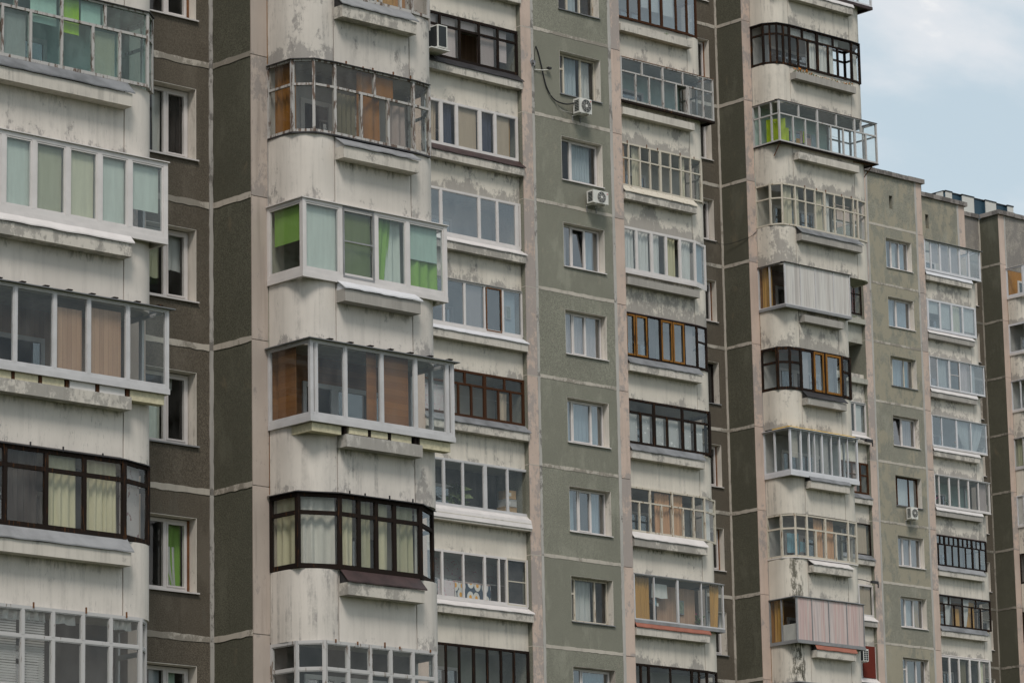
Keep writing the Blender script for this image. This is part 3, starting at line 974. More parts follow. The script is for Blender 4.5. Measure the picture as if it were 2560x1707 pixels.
    if sill and not no_glass:
        MB().strip(plan[:fi + 3] if col != 'B' else plan, -0.03, 0.045, 1.15 - sillh, 1.165, 1.15 - sillh, 1.150).build('sill_band', sill, o)
        if kind == 'box' and col != 'B' and vgl < vf - 0.05:
            us = MB()
            if col == 'A':
                us.prism([(plan[0][0] + 0.01, 1.48), (plan[1][0] + 0.01, vgl + 0.012), (plan[2][0] - 0.01, vgl + 0.012), (plan[2][0] - 0.01, 1.48)], 1.152, 1.160)
            else:
                us.prism([(plan[0][0] + 0.01, 1.48), (plan[0][0] + 0.01, vgl + 0.012), (plan[1][0] - 0.01, vgl + 0.012), (plan[1][0] - 0.01, 1.48)], 1.152, 1.160)
            us.build('sill_board', 'wall_dark', o)
    if cap and not no_glass:
        pc = plan[:fi + 3] if col != 'B' else plan
        cpm = MB().strip(pc, -0.05, capw, z1 + 0.004, z1 + 0.034, z1 - 0.022, z1 - 0.004)
        cpm.build('flashing', cap, o)
        if vgl < vf - 0.06:
            MB().strip(plan[fi:fi + 2], -(vf - vgl), -0.05, z1 + 0.03, z1 + 0.045, z1 + 0.005, z1 + 0.02).build('flashing', cap, o)
    # hangings
    for it in items:
        kd, sg, a0, a1, f0, f1, cm = it[:7]
        words = it[7] if len(it) > 7 else ''
        inset = it[8] if len(it) > 8 else (0.07 if kd == 'blind' else 0.13)
        taper = it[9] if len(it) > 9 else 0.0
        k = fi if sg == 'F' else int(sg)
        Pa, Pb = plan[k], plan[k + 1]
        if sg == 'F':
            a0, a1 = a0 - front[0], a1 - front[0]
        L = math.hypot(Pb[0] - Pa[0], Pb[1] - Pa[1])
        t = ((Pb[0] - Pa[0]) / L, (Pb[1] - Pa[1]) / L)
        nn = (t[1], -t[0])
        A = (Pa[0] + t[0] * a0 - nn[0] * inset, Pa[1] + t[1] * a0 - nn[1] * inset)
        B_ = (Pa[0] + t[0] * a1 - nn[0] * inset, Pa[1] + t[1] * a1 - nn[1] * inset)
        za, zc = z0 + (z1 - z0) * f0, z0 + (z1 - z0) * f1
        if kd == 'blind':
            MB().seg(A, B_, 0, a1 - a0, -0.004, 0.004, za, zc).build('roller_blind', cm, o)
        elif kd == 'panel':
            MB().seg(A, B_, 0, a1 - a0, -0.01, 0.01, za, zc).build('infill_panel', cm, o)
        elif kd == 'slats':
            sm_ = MB()
            nsl = int((zc - za) / 0.045)
            for q in range(nsl):
                zq = za + (zc - za) * q / nsl
                sm_.seg(A, B_, 0, a1 - a0, -0.004, 0.004, zq, zq + 0.034)
            sm_.build('venetian_blind', cm, o)
        elif kd == 'net':
            nb = MB()
            nb.seg(A, B_, 0, 0.035, -0.008, 0.008, za, zc).seg(A, B_, a1 - a0 - 0.035, a1 - a0, -0.008, 0.008, za, zc)
            nb.seg(A, B_, 0.035, a1 - a0 - 0.035, -0.007, 0.007, za, za + 0.04).seg(A, B_, 0.035, a1 - a0 - 0.035, -0.007, 0.007, zc - 0.04, zc)
            if taper >= 0:
                nb.seg(A, B_, 0.035, a1 - a0 - 0.035, -0.006, 0.006, (za + zc) / 2, (za + zc) / 2 + 0.03)
            nb.build('screen_frame', cm, o)
        else:
            add_curtain(b, j, A, B_, za, zc, cm, words + ' behind ' + desc, 'curtains in the balcony glazing', 7.0, 0.03, taper)
    return o, plan, fi

# ------------------------------------------------------------------ panel shell of a block
WIN_U = (1.15, 2.94)
REC_U = (8.92, 10.71)


def shell(b, js, front=True, green='sage_render', worn=0.0, pink='pink_paint', top=48.0, seamm='seam_mortar', rec='brown_render', ret='dark_green_render', tpink='pink_faded',
          rseam='seam_mortar', rvseam='seam_mortar'):
    P = BLK[b]
    for j in js:
        L = (0, 0, zf(b, j))
        if front:
            holed(0.035, 3.295, 0.05, 2.75, (*WIN_U, 0.85, 2.28), 0, 0.3).build('wall_panel', green, P, L, wear=worn * random.uniform(0.2, 1.1))
            jitter_strip(0.035, 3.295, 0.0, 0.055, -0.008, 0.04).build('seam', seamm, P, L, wear=random.uniform(0, 0.4))
            jitter_post(-0.075, 0.034, -0.006, 0.05, -0.02, 2.78).build('seam', 'seam_grey', P, L, wear=random.uniform(0, 0.5))
            jitter_post(3.296, 3.42, -0.006, 0.05, -0.02, 2.78).build('seam', 'seam_grey', P, L, wear=random.uniform(0, 0.3))
            MB().box(-0.497, -0.076, 0, 1.5, -0.03, 2.745).build('pilaster', pink, P, L, wear=random.uniform(0.1, 0.75))
            MB().box(-0.503, -0.498, 0.02, 1.5, -0.03, 2.745).build('flank_panel', 'sage_render', P, L)
            MB().box(-0.506, -0.076, -0.003, 0.3, 2.745, 2.772).build('seam', 'seam_mortar', P, L, wear=0.3)
            MB().box(-5.2, -4.71, 0, 1.5, -0.03, 2.77).build('pilaster', pink, P, L)
        MB().box(R0 + 0.003, R1, 0, 1.5, -0.03, 2.752).build('pilaster', pink, P, L, wear=random.uniform(0.1, 0.85))
        # recess, its side wall and the wall end beside the big balcony
        holed(8.6, 11.015, 0.055, 2.745, (*REC_U, 0.85, 2.28), RECESS, RECESS + 0.3).build('wall_panel', rec, P, L)
        jitter_strip(8.6, 11.01, 0.0, 0.06, RECESS - 0.012, RECESS + 0.1).build('seam', rseam, P, L, wear=random.uniform(0.2, 0.7))
        jitter_post(11.016, 11.103, RECESS - 0.02, RECESS + 0.1, -0.05, 2.75).build('seam', rvseam, P, L, wear=random.uniform(0.2, 0.8))
        MB().box(11.105, 11.20, 1.537, RECESS - 0.022, 0.05, 2.75).build('wall_panel', ret, P, L)
        jitter_strip(1.54, RECESS - 0.025, 0.0, 0.055, -0.012, 0.08, axis='v', fixed=11.105).build('seam', rseam, P, L, wear=random.uniform(0.2, 0.6))
        MB().box(11.1, T1, 1.512, 1.536, -0.012, 2.772).build('wall_end', tpink, P, L, wear=random.uniform(0.0, 0.5))
        MB().box(11.201, T1 + 0.002, 1.537, RECESS + 0.2, -0.05, 2.75).build('cross_wall', 'slab_concrete', P, L)
        MB().box(8.2, 8.59, 1.515, RECESS + 0.2, -0.03, 2.77).build('cross_wall', pink, P, L)
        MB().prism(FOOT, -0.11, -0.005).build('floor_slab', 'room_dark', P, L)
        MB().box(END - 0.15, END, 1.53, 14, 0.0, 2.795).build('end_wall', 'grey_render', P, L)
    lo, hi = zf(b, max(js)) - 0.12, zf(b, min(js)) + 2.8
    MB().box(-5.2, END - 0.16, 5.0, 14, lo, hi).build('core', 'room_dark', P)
    MB().prism(SOLID, 0.0, lo - 0.005).build('lower_storeys', 'grey_render', P)
    if hi + 0.5 < top:
        MB().prism(SOLID, hi + 0.005, top).build('upper_storeys', 'grey_render', P)


shell(1, range(0, 6), front=False, rseam='seam_mortar', rvseam='seam_grey')
shell(2, range(-1, 9), green='sage_render', worn=0.3, tpink='pink_paint')
shell(3, range(1, 9), top=0, green='sage_worn', worn=0.9, rseam='seam_dark', rvseam='seam_dark', tpink='pink_paint', rec='brown_render', ret='dark_green_render')

# roof storey of the far block
P3, L3 = BLK[3], (0, 0, zf(3, 0))
holed(0.035, 3.295, 0.055, 2.45, (1.51, 1.75, 0.90, 1.54), 0, 0.3).build('wall_panel', 'sage_worn', P3, L3, wear=0.6)
MB().box(1.3, 1.95, 0.31, 0.4, 0.7, 1.7).build('vent_back', 'wall_dark', P3, L3)
jitter_strip(0.035, 3.295, 0.0, 0.055, -0.008, 0.04).build('seam', 'seam_mortar', P3, L3)
jitter_post(-0.075, 0.034, -0.006, 0.05, -0.02, 2.45).build('seam', 'seam_grey', P3, L3)
jitter_post(3.296, 3.42, -0.006, 0.05, -0.02, 2.45).build('seam', 'seam_grey', P3, L3)
MB().box(-0.497, -0.076, 0, 1.5, -0.03, 2.45).build('pilaster', 'pink_paint', P3, L3)
MB().box(R0 + 0.003, R1 - 0.05, 0, 1.5, -0.03, 2.45).build('pilaster', 'pink_paint', P3, L3, wear=0.2)
holed(R1 + 0.004, 8.05, -0.25, 2.45, (5.75, 5.99, 0.93, 1.62), BACK, BACK + 0.3).build('wall_panel', 'sage_worn', P3, L3, wear=0.3)
MB().box(5.6, 6.2, BACK + 0.31, BACK + 0.4, 0.7, 1.8).build('vent_back', 'wall_dark', P3, L3)
jitter_post(8.05, 8.17, BACK - 0.006, BACK + 0.05, -0.2, 2.45).build('seam', 'seam_grey', P3, L3)
MB().box(8.175, 8.6, BACK, RECESS + 0.1, -0.25, 2.45).build('pilaster', 'pink_paint', P3, L3, wear=0.1)
MB().box(8.6, 11.015, RECESS, RECESS + 0.3, 0.055, 2.45).build('wall_panel', 'grey_render', P3, L3, wear=0.9)
jitter_strip(8.6, 11.01, 0.0, 0.06, RECESS - 0.012, RECESS + 0.1).build('seam', 'seam_dark', P3, L3)
jitter_post(11.016, 11.103, RECESS - 0.02, RECESS + 0.1, -0.05, 2.45).build('seam', 'seam_mortar', P3, L3)
MB().box(11.105, 11.20, 1.537, RECESS - 0.022, 0.05, 2.45).build('wall_panel', 'dark_green_render', P3, L3)
jitter_strip(1.54, RECESS - 0.025, 0.0, 0.055, -0.012, 0.08, axis='v', fixed=11.105).build('seam', 'seam_dark', P3, L3)
MB().box(11.1, T1, 1.512, 1.536, -0.012, 2.45).build('wall_end', 'pink_paint', P3, L3)
MB().box(11.201, T1 + 0.002, 1.537, RECESS + 0.2, -0.05, 2.45).build('cross_wall', 'slab_concrete', P3, L3)
jitter_post(T1 + 0.004, T1 + 0.1, 1.506, 1.6, -0.2, 2.45).build('seam', 'seam_grey', P3, L3)
MB().box(T1 + 0.1, END, 1.512, 1.8, -0.25, 2.45).build('wall_panel', 'grey_render', P3, L3, wear=0.5)
MB().prism(SOLID, 2.0, 2.44).build('roof_slab', 'roof_coping', P3, L3)
cop = []
for (a, c) in (((-0.62, -0.13), (3.92, -0.13)), ((3.83, 1.40), (8.74, 1.40)), ((8.62, 2.62), (10.99, 2.62)), ((10.99, 2.60), (10.99, 1.40)), ((10.985, 1.395), (15.3, 1.395)), ((-5.3, 1.40), (-0.5, 1.40))):
    L_ = math.hypot(c[0] - a[0], c[1] - a[1])
    n = max(2, int(L_ / 0.55))
    for i in range(n):
        s0, s1 = L_ * i / n + 0.004, L_ * (i + 1) / n - 0.004
        dz = random.uniform(-0.012, 0.012)
        MB().seg(a, c, s0, s1, -0.42, random.uniform(-0.012, 0.012), 2.452 + dz * 0.3, 2.66 + dz).build('coping_stone', 'roof_coping', P3, L3, wear=random.uniform(0, 0.5))

# ------------------------------------------------------------------ windows
for j in range(0, 6):
    nm = ['topmost', 'second highest', 'third highest', 'fourth highest', 'fifth highest', 'lowest'][j]
    cu = {1: [(9.9, 10.12, 0.9, 2.2, 'cloth_white', 'white tied curtain'), (10.2, 10.6, 0.9, 2.2, 'cloth_dark', 'dark lace curtain')],
          2: [(9.85, 10.1, 1.3, 2.2, 'cloth_sage', 'short sage curtain'), (10.18, 10.62, 1.5, 2.2, 'cloth_lace', 'scalloped lace half curtain')],
          3: [(9.85, 10.12, 0.9, 1.9, 'cloth_pale_green', 'pale green curtain'), (10.2, 10.4, 1.95, 2.2, 'cloth_lace', 'rolled grey shade')],
          4: [(10.28, 10.62, 0.95, 2.2, 'cloth_green', 'bright green drawn back curtain', 0.0), (10.17, 10.5, 0.9, 1.75, 'cloth_white', 'knotted sheer white curtain', -0.6)],
          5: [(9.85, 10.1, 0.9, 2.2, 'cloth_blue_grey', 'blue grey curtain'), (10.2, 10.45, 0.9, 2.2, 'cloth_teal', 'teal curtain')]}.get(j, [])
    window(1, j, *REC_U, RECESS, [10.13], 'pvc', 'glass', curt=cu, desc='%s brown wall window, nearest block' % nm, sill='pvc' if j != 3 else 'grey_metal', rust=(j in (0, 4)), bar=0.07)
for j in range(-1, 9):
    window(2, j, *REC_U, RECESS, [10.13], 'pvc' if j not in (4,) else 'dark_wood', 'glass', sill='grey_metal' if j in (4, 7) else 'pvc', rust=(j in (0, 3, 5, 6)), bar=0.06)
for j in range(1, 9):
    window(3, j, *REC_U, RECESS, [10.13], 'pvc', 'glass', sill='pvc')
D2 = {0: 'top window', 1: 'window above the upper air conditioner', 2: 'window above the lower air conditioner', 3: 'window with one tilted sash', 4: 'pinkish window',
      5: 'narrow-wide-narrow window', 6: 'window third from the bottom', 7: 'old wooden window near the bottom', 8: 'bottom window'}
G2 = {0: (dict(seps=[1.75, 2.3], fm='cream_wood', gm='glass', sill='zinc', forto=None), [(1.85, 2.25, .9, 2.2, 'cloth_blue_grey', 'bluish curtain')]),
      1: (dict(seps=[1.53, 2.27], fm='cream_wood', gm='glass', sill='zinc', forto=(0,)), [(1.62, 2.2, .92, 2.2, 'cloth_blue_grey', 'blue grey net curtain'), (2.35, 2.75, .92, 2.2, 'cloth_lace', 'grey net curtain')]),
      2: (dict(seps=[1.72], fm='pvc', gm='glass'), [(1.8, 2.7, .92, 2.2, 'cloth_blue_grey', 'pleated pale blue curtain')]),
      3: (dict(seps=[1.68, 2.28], fm='pvc', gm='glass_lowe', tilt=1), [(1.25, 1.6, .92, 2.2, 'cloth_lilac', 'lilac grey curtain'), (2.35, 2.75, .92, 2.2, 'cloth_blue_grey', 'grey blue curtain')]),
      4: (dict(seps=[1.66, 2.22], fm='pvc', gm='glass_lowe'), [(1.25, 2.8, .92, 2.2, 'cloth_pinkish', 'pinkish white curtain')]),
      5: (dict(seps=[1.55, 2.38], fm='pvc', gm='glass_lowe'), [(1.25, 2.8, .92, 2.2, 'cloth_blue_grey', 'plain blue grey curtain')]),
      6: (dict(seps=[1.73, 2.27], fm='pvc', gm='glass_lowe'), [(1.25, 1.65, .92, 2.2, 'cloth_blue_grey', 'left blue curtain'), (2.33, 2.75, .92, 2.2, 'cloth_blue_grey', 'right blue curtain'), (1.8, 2.2, .92, 2.2, 'cloth_dark', 'dark mesh curtain')]),
      7: (dict(seps=[1.50, 2.36], fm='cream_wood', gm='glass', sill='zinc', forto=(0,)), [(1.6, 2.28, .92, 2.2, 'cloth_lace', 'draped net curtain')]),
      8: (dict(seps=[1.68], fm='pvc', gm='glass_lowe'), [(1.75, 2.8, .92, 2.2, 'cloth_blue', 'blue patterned curtain')])}
for j, (kw, cu) in G2.items():
    window(2, j, *WIN_U, 0.0, curt=cu, desc='the ' + D2[j] + ' of middle block', **kw)
window(2, -1, *WIN_U, 0.0, [1.75, 2.3])
D3 = {1: 'the top window', 2: 'the second window', 3: 'the wooden third window', 4: 'the fourth window, one sash tilted,', 5: 'the brown framed window', 6: 'the sixth window', 7: 'the seventh window', 8: 'the lowest window'}
G3 = {1: (dict(seps=[1.72, 2.3]), [(1.25, 1.62, .92, 2.2, 'cloth_blue_grey', 'left blue curtain'), (1.8, 2.2, .92, 2.2, 'cloth_white', 'white middle curtain'), (2.38, 2.78, .92, 2.2, 'cloth_blue_grey', 'right blue curtain')]),
      2: (dict(seps=[1.9]), [(1.25, 1.85, .92, 2.2, 'cloth_blue_grey', 'left grey blue curtain'), (2.0, 2.8, .92, 2.2, 'cloth_blue_grey', 'right grey blue curtain')]),
      3: (dict(seps=[1.5, 2.3], fm='cream_wood', sill='zinc', forto=(0,)), [(1.6, 2.25, .92, 2.2, 'cloth_blue_grey', 'wide blue curtain'), (2.4, 2.7, .92, 2.2, 'cloth_blue', 'narrow blue curtain')]),
      4: (dict(seps=[1.95], tilt=0), [(2.05, 2.8, .92, 2.2, 'cloth_lilac', 'plain lilac curtain')]),
      5: (dict(seps=[1.5, 2.3], fm='brown_wood', sill='zinc', forto=(0,)), [(1.25, 2.8, .92, 2.2, 'cloth_white', 'bright white curtain')]),
      6: (dict(seps=[1.68, 2.25]), [(1.25, 2.8, .92, 2.2, 'cloth_lilac', 'greyish curtain')]),
      7: (dict(seps=[1.68, 2.28]), [(1.25, 1.62, .92, 2.2, 'cloth_sage', 'left drawn curtain', 0.5), (1.75, 2.2, .92, 2.2, 'cloth_lace', 'net middle curtain'), (2.35, 2.8, .92, 2.2, 'cloth_ochre', 'right ochre curtain', -0.4)]),
      8: (dict(seps=[1.62, 2.3], fm='pvc', forto=(0,)), [(1.7, 2.25, .92, 2.2, 'cloth_olive', 'olive grey curtain')])}
for j, (kw, cu) in G3.items():
    kw.setdefault('gm', 'glass_lowe')
    window(3, j, *WIN_U, 0.0, curt=cu, desc=D3[j] + ' of farthest block', rev='reveal_paint', **kw)

# ------------------------------------------------------------------ balconies, nearest block
OLD = dict(fm='old_white_wood', gm='glass_dusty', bar=0.055)
balcony(1, 'A', 0, 'round', lower=[12.97, 13.5, 14.0], tr=None, cover='grey_metal', wear=0.35, wearL=0.3, wall='pine_upright', **OLD,
        items=[('curtain', 'F', 13.52, 13.98, 0, 1, 'cloth_ochre', 'ochre curtain')], desc='the highest nearest block balcony above the peeling frame')
MB().box(14.97, 14.98, 0.70, 1.18, 1.0, 2.4).build('side_sheet', 'white_panel', bpy.data.objects['balcony'])
o, pl_, fi_ = balcony(1, 'A', 1, 'round', lower=[12.97, 13.65], upper=[13.31], tr=0.35, cap='dark_metal', cover='grey_metal', sill='dark_metal', sillh=0.03, wear=0.15, wearL=0.1, wall='wall_grey', side='grey_white_wood', **OLD,
        items=[('curtain', '0', 0.04, 0.6, 0, 1, 'cloth_brown', 'dark brown curtain'), ('curtain', 'F', 12.38, 12.92, 0, .62, 'cloth_olive', 'olive mesh curtain'),
               ('curtain', 'F', 13.0, 13.52, 0, .98, 'cloth_brown', 'rust brown curtain'), ('curtain', 'F', 13.70, 14.22, 0, .62, 'cloth_lilac', 'lilac striped curtain'), ('blind', 'F', 13.36, 13.85, .66, .95, 'cloth_brown')],
        desc='the peeling white framed balcony, nearest block', prongs=5)
balcony(1, 'A', 2, 'box', vg=0.475, R=15.06, lower=[12.41, 13.29, 14.09], fm='pvc', gm='glass_new', bar=0.085, sash=0.03, cap='pvc', sill='pvc', cover='pvc_blue', planter='bare_trough', wear=0.1, wearL=0.25, wall='wall_green_grey', side='pvc_blue',
        gmL='glass', items=[('blind', '0', 0.1, 0.95, .45, 1, 'cloth_green'), ('blind', 'F', 11.6, 12.36, 0, 1, 'cloth_pale_green'), ('blind', 'F', 12.47, 13.22, 0, 1, 'cloth_dark_green'), ('net', 'F', 12.46, 13.24, 0.02, .98, 'grey_metal', '', -0.03),
               ('curtain', 'F', 13.36, 13.8, 0, 1, 'cloth_green', 'left green curtain', .13, .45), ('curtain', 'F', 13.55, 14.03, 0, 1, 'cloth_pale_green', 'pale green sheer curtain', .17), ('blind', 'F', 14.16, 14.92, .46, 1, 'cloth_teal'), ('curtain', 'F', 14.25, 14.95, 0, .9, 'cloth_green', 'right lime green curtain', .12)],
        desc='the green blind balcony, nearest block')
o3, _, _ = balcony(1, 'A', 3, 'box', vg=0.275, R=15.02, lower=[(11.62, .04), 12.33, 13.23, 14.08, 14.88], fm='aluminium', gm='glass', bar=0.06, sash=0.022, cap='zinc', capw=0.12, sill='aluminium', cover=None, planter='bare_trough', wear=0.12, wearL=0.2, wall='pine_boards', ceil='pine_boards', door='aluminium', z1=2.63,
        items=[('panel', 'F', 12.98, 13.22, 0, 1, 'pine_boards', '', .14), ('panel', 'F', 13.28, 14.02, 0, 1, 'pine_boards', '', .14), ('panel', '0', .10, .62, 0, 1, 'pine_boards', '', .14)])
for (p, q, v0, v1, z0, z1) in ((11.60, 12.25, .30, .50, .88, 1.04), (12.42, 12.88, .27, .49, .92, 1.045), (12.97, 13.38, .28, .49, .92, 1.045), (13.47, 13.98, .29, .49, .91, 1.045), (14.20, 14.98, .30, .49, .86, 1.04)):
    MB().box(p, q, v0, v1, z0, z1).build('foam_board', 'foam', o3)
MB().box(11.54, 11.60, .30, 1.0, .88, 1.04).build('foam_board', 'foam', o3)
for u in (12.32, 12.92, 13.42, 14.06, 14.14):
    MB().box(u, u + 0.05, .285, .48, .905, 1.048).build('timber_packer', 'dark_wood', o3)
for i in range(7):
    u = 11.9 + i * 0.5
    MB().box(u, u + 0.1, .2, .5, 2.655, 2.675).build('timber_packer', 'dark_wood', o3)
balcony(1, 'A', 4, 'poly', vg=0.45, P1=(11.56, 0.76), P2=(12.31, 0.45), lower=[12.77, 13.20, 13.65], tr=0.27, fm='dark_wood', gm='glass_dusty', bar=0.09, cap='dark_metal', capw=0.10, cover='brown_metal', wear=-0.2, wearL=0.0, wall='wall_cream', side='dark_metal', prongs=4,
        items=[('curtain', '0', .05, .68, 0, 1, 'cloth_cream', 'left greenish cream curtain'), ('curtain', '1', .08, .75, 0, 1, 'cloth_white', 'wide pale curtain'), ('curtain', 'F', 12.40, 12.72, 0, 1, 'cloth_cream', 'first cream curtain'), ('curtain', 'F', 12.84, 13.14, 0, 1, 'cloth_sage', 'second sage curtain'),
               ('curtain', 'F', 13.26, 13.6, 0, 1, 'cloth_cream', 'third cream curtain'), ('curtain', 'F', 13.7, 14.2, 0, 1, 'cloth_sage', 'fourth sage curtain'), ('curtain', '3', .08, .62, 0, 1, 'cloth_white', 'right pale curtain')],
        desc='dark wooden corner balcony, nearest block')
balcony(1, 'A', 5, 'poly5', vg=0.45, P1=(11.56, 0.82), P2=(11.93, 0.45), lower=[12.48, 13.02, 13.52, 14.07], tr=0.37, fm='grey_white_wood', gm='glass', bar=0.06, sash=0.018, cover='zinc', wear=-0.3, wall='wall_dark', prongs=5, cap=None)

balcony(1, 'C', 0, 'box', lower=[5.0, 6.0, 7.0], cover='zinc', wear=0.1, fm='old_white_wood')
oc1, _, _ = balcony(1, 'C', 1, 'cham', vg=0.18, R=7.60, lower=[4.39, 5.0, 5.68, 6.37, 6.97], upper=[4.68, 5.68, 6.64], tr=0.34, fm='old_white_wood', gm='glass_teal', bar=0.06, cover='zinc', wear=0.1, wall='wall_teal', cap='dark_metal', ceil='wall_teal',
        items=[('blind', 'F', 5.05, 5.62, .55, 1, 'cloth_pale_green'), ('blind', 'F', 5.75, 6.12, .5, 1, 'cloth_lime'), ('blind', 'F', 6.16, 6.6, .68, 1, 'cloth_pale_green'), ('blind', 'F', 4.45, 4.95, .02, .6, 'cloth_lilac'), ('blind', 'F', 6.42, 6.92, .02, .62, 'cloth_beige')], desc='x')
balcony(1, 'C', 2, 'box', vg=0.10, R=7.95, lower=[4.38, 5.04, 5.77, 6.47, 7.14], fm='pvc', gm='glass_new', bar=0.10, sash=0.03, cap='pvc', sill='pvc', cover='pvc', wear=-0.1, wall='white_panel',
        items=[('blind', 'F', 4.42, 5.0, 0, 1, 'cloth_pale_green'), ('blind', 'F', 5.1, 5.7, 0, 1, 'cloth_sage'), ('blind', 'F', 5.83, 6.4, 0, 1, 'cloth_cream'), ('blind', 'F', 6.53, 7.08, 0, 1, 'cloth_pale_green'), ('blind', 'F', 7.2, 7.85, .33, 1, 'cloth_pale_green')])
oc3, _, _ = balcony(1, 'C', 3, 'box', vg=0.0, R=7.92, lower=[4.60, 5.44, 6.18, 7.04], fm='aluminium', gm='glass', bar=0.06, sash=0.022, cap='zinc', capw=0.12, sill='aluminium', cover=None, wear=-0.15, wall='tan_upright', ceil='wall_cream', z1=2.63, planter='trough_concrete',
        items=[('panel', 'F', 5.50, 6.12, 0, .82, 'tan_upright', '', .12), ('panel', 'F', 6.24, 6.98, 0, .88, 'tan_upright', '', .12)])
for (p, q) in ((3.95, 4.55), (4.62, 5.12), (5.20, 5.68), (5.80, 6.35), (6.45, 7.0), (7.12, 7.88)):
    MB().box(p, q, .02, .2, .91 if p < 7 else .86, 1.045).build('foam_board', 'foam' if p < 5.6 or p > 7 else 'white_panel', oc3)
for u in (4.56, 5.14, 5.71, 6.37, 7.03):
    MB().box(u, u + 0.06, .01, .2, .905, 1.048).build('timber_packer', 'brown_wood', oc3)
for i in range(8):
    u = 4.2 + i * 0.5
    MB().box(u, u + 0.1, -.06, .22, 2.655, 2.675).build('timber_packer', 'dark_wood', oc3)
balcony(1, 'C', 4, 'cham', vg=0.15, R=7.08, lower=[4.52, 5.39, 6.21], tr=0.26, fm='dark_wood', gm='glass_dusty', bar=0.09, cap='dark_metal', cover='grey_metal', wear=-0.4, wall='wall_dark', prongs=4,
        items=[('curtain', 'F', 4.6, 5.3, 0, 1, 'cloth_dark', 'dark lace curtain'), ('curtain', 'F', 5.47, 6.13, 0, 1, 'cloth_cream', 'left cream pleated curtain'), ('curtain', 'F', 6.28, 7.0, 0, 1, 'cloth_cream', 'right cream pleated curtain'), ('panel', '1', .08, .68, 0, 1, 'floral_print')], desc='dark wooden balcony at left edge, nearest block')
balcony(1, 'C', 5, 'cham', vg=0.18, R=7.47, lower=[4.30, 4.94, 5.58, 6.22, 6.82], tr=0.37, fm='grey_white_wood', gm='glass', bar=0.06, sash=0.018, cover='zinc', wear=-0.4, wall='wall_dark', prongs=4,
        items=[('slats', 'F', 4.36, 4.9, 0, .98, 'wall_grey'), ('slats', 'F', 5.0, 5.5, 0, .98, 'wall_grey'), ('curtain', 'F', 4.3, 5.5, .84, .98, 'cloth_lace', 'left lace valance'), ('curtain', 'F', 5.62, 6.15, .84, .98, 'cloth_lace', 'middle lace valance'), ('curtain', 'F', 6.88, 7.4, .84, .98, 'cloth_lace', 'right lace valance')], desc='the lowest white framed balcony, left edge')

# ------------------------------------------------------------------ balconies, middle block
balcony(2, 'B', 0, lower=[-3.7, -2.9, -2.1, -1.3], cover='zinc', wear=0.35, fm='dark_wood')
balcony(2, 'B', 1, vg=0.17, lower=[-3.75, -2.94, -2.13, -1.34], tr=0.28, fm='dark_wood', gm='glass', bar=0.085, cover='dark_metal', wear=0.3, wall='tan_upright', skip=(2,),
        items=[('panel', 'F', -4.6, -3.8, 0, .98, 'cloth_pinkish'), ('panel', 'F', -3.7, -3.0, 0, .98, 'cloth_pinkish'), ('panel', 'F', -2.88, -2.18, .74, .98, 'cloth_pinkish'), ('panel', 'F', -2.08, -1.40, 0, .70, 'cloth_lilac'), ('panel', 'F', -2.08, -1.40, .74, .98, 'cloth_pinkish'), ('panel', 'F', -1.28, -.86, .25, .98, 'cloth_pinkish')])
balcony(2, 'B', 2, vg=0.17, R=-.6, lower=[(-3.76, .13), (-3.12, .10), (-2.16, .13), (-1.52, .10)], fm='pvc', gm='glass', bar=0.07, sash=0.02, cover='brown_metal', wear=0.3, wall='wall_dark',
        items=[('curtain', 'F', -4.6, -3.85, 0, 1, 'cloth_beige', 'far left beige curtain'), ('curtain', 'F', -3.68, -3.18, 0, 1, 'cloth_navy', 'left navy curtain'), ('blind', 'F', -3.05, -2.25, 0, 1, 'cloth_beige'), ('curtain', 'F', -2.06, -1.58, 0, 1, 'cloth_navy', 'right navy curtain'), ('blind', 'F', -1.45, -.87, 0, 1, 'cloth_beige'), ('curtain', 'F', -.85, -.76, 0, 1, 'cloth_ochre', 'narrow ochre curtain')], desc='beige blind balcony, middle block')
balcony(2, 'B', 3, vg=0.17, R=-.56, lower=[(-3.82, .10), (-2.25, .09), (-1.5, .08), (-.68, .14)], fm='pvc', gm='glass_lowe', bar=0.07, sash=0.02, cover='pvc', sill='pvc', sillh=.08, wear=0.2, wall='wall_grey', planter='trough_concrete')
balcony(2, 'B', 4, vg=0.17, R=-.56, lower=[(-3.77, .09), (-2.92, .10), (-2.1, .07), (-1.34, .08)], fm='pvc', gm='glass_lowe', bar=0.07, cover='pvc_blue', sill='pvc', sillh=.07, cap='grey_metal', wear=0.0, wall='wall_grey',
        items=[('blind', 'F', -2.84, -2.16, 0, .94, 'cloth_lilac'), ('blind', 'F', -2.02, -1.42, 0, .92, 'cloth_dark'), ('net', 'F', -2.04, -1.40, .01, .96, 'rust', '', -.03, -1), ('panel', 'F', -1.3, -.72, 0, .95, 'cloth_blue_grey')])
balcony(2, 'B', 5, vg=0.17, R=-.56, lower=[-3.75, -3.23, -2.7, (-2.15, .12), -1.59, -1.08], upper=[-3.6, -2.96, (-2.15, .12), -1.33], tr=0.30, fm='brown_wood', gm='glass', bar=0.075, cover='zinc', wear=-0.1, wall='wall_cream',
        items=[('panel', 'F', -4.6, -3.25, .02, .62, 'rose_print'), ('curtain', 'F', -1.5, -1.12, 0, .66, 'cloth_beige', 'faded beige curtain')], desc='brown wooden glazing, middle block', door='pvc_blue')
balcony(2, 'B', 6, vg=0.17, R=-.45, lower=[(-3.87, .08), -3.1, (-2.2, .13), -1.28], fm='aluminium', gm='glass', bar=0.06, sash=0.02, cover='clad', sill='pvc', sillh=.06, wear=-0.15, wall='wall_dark')
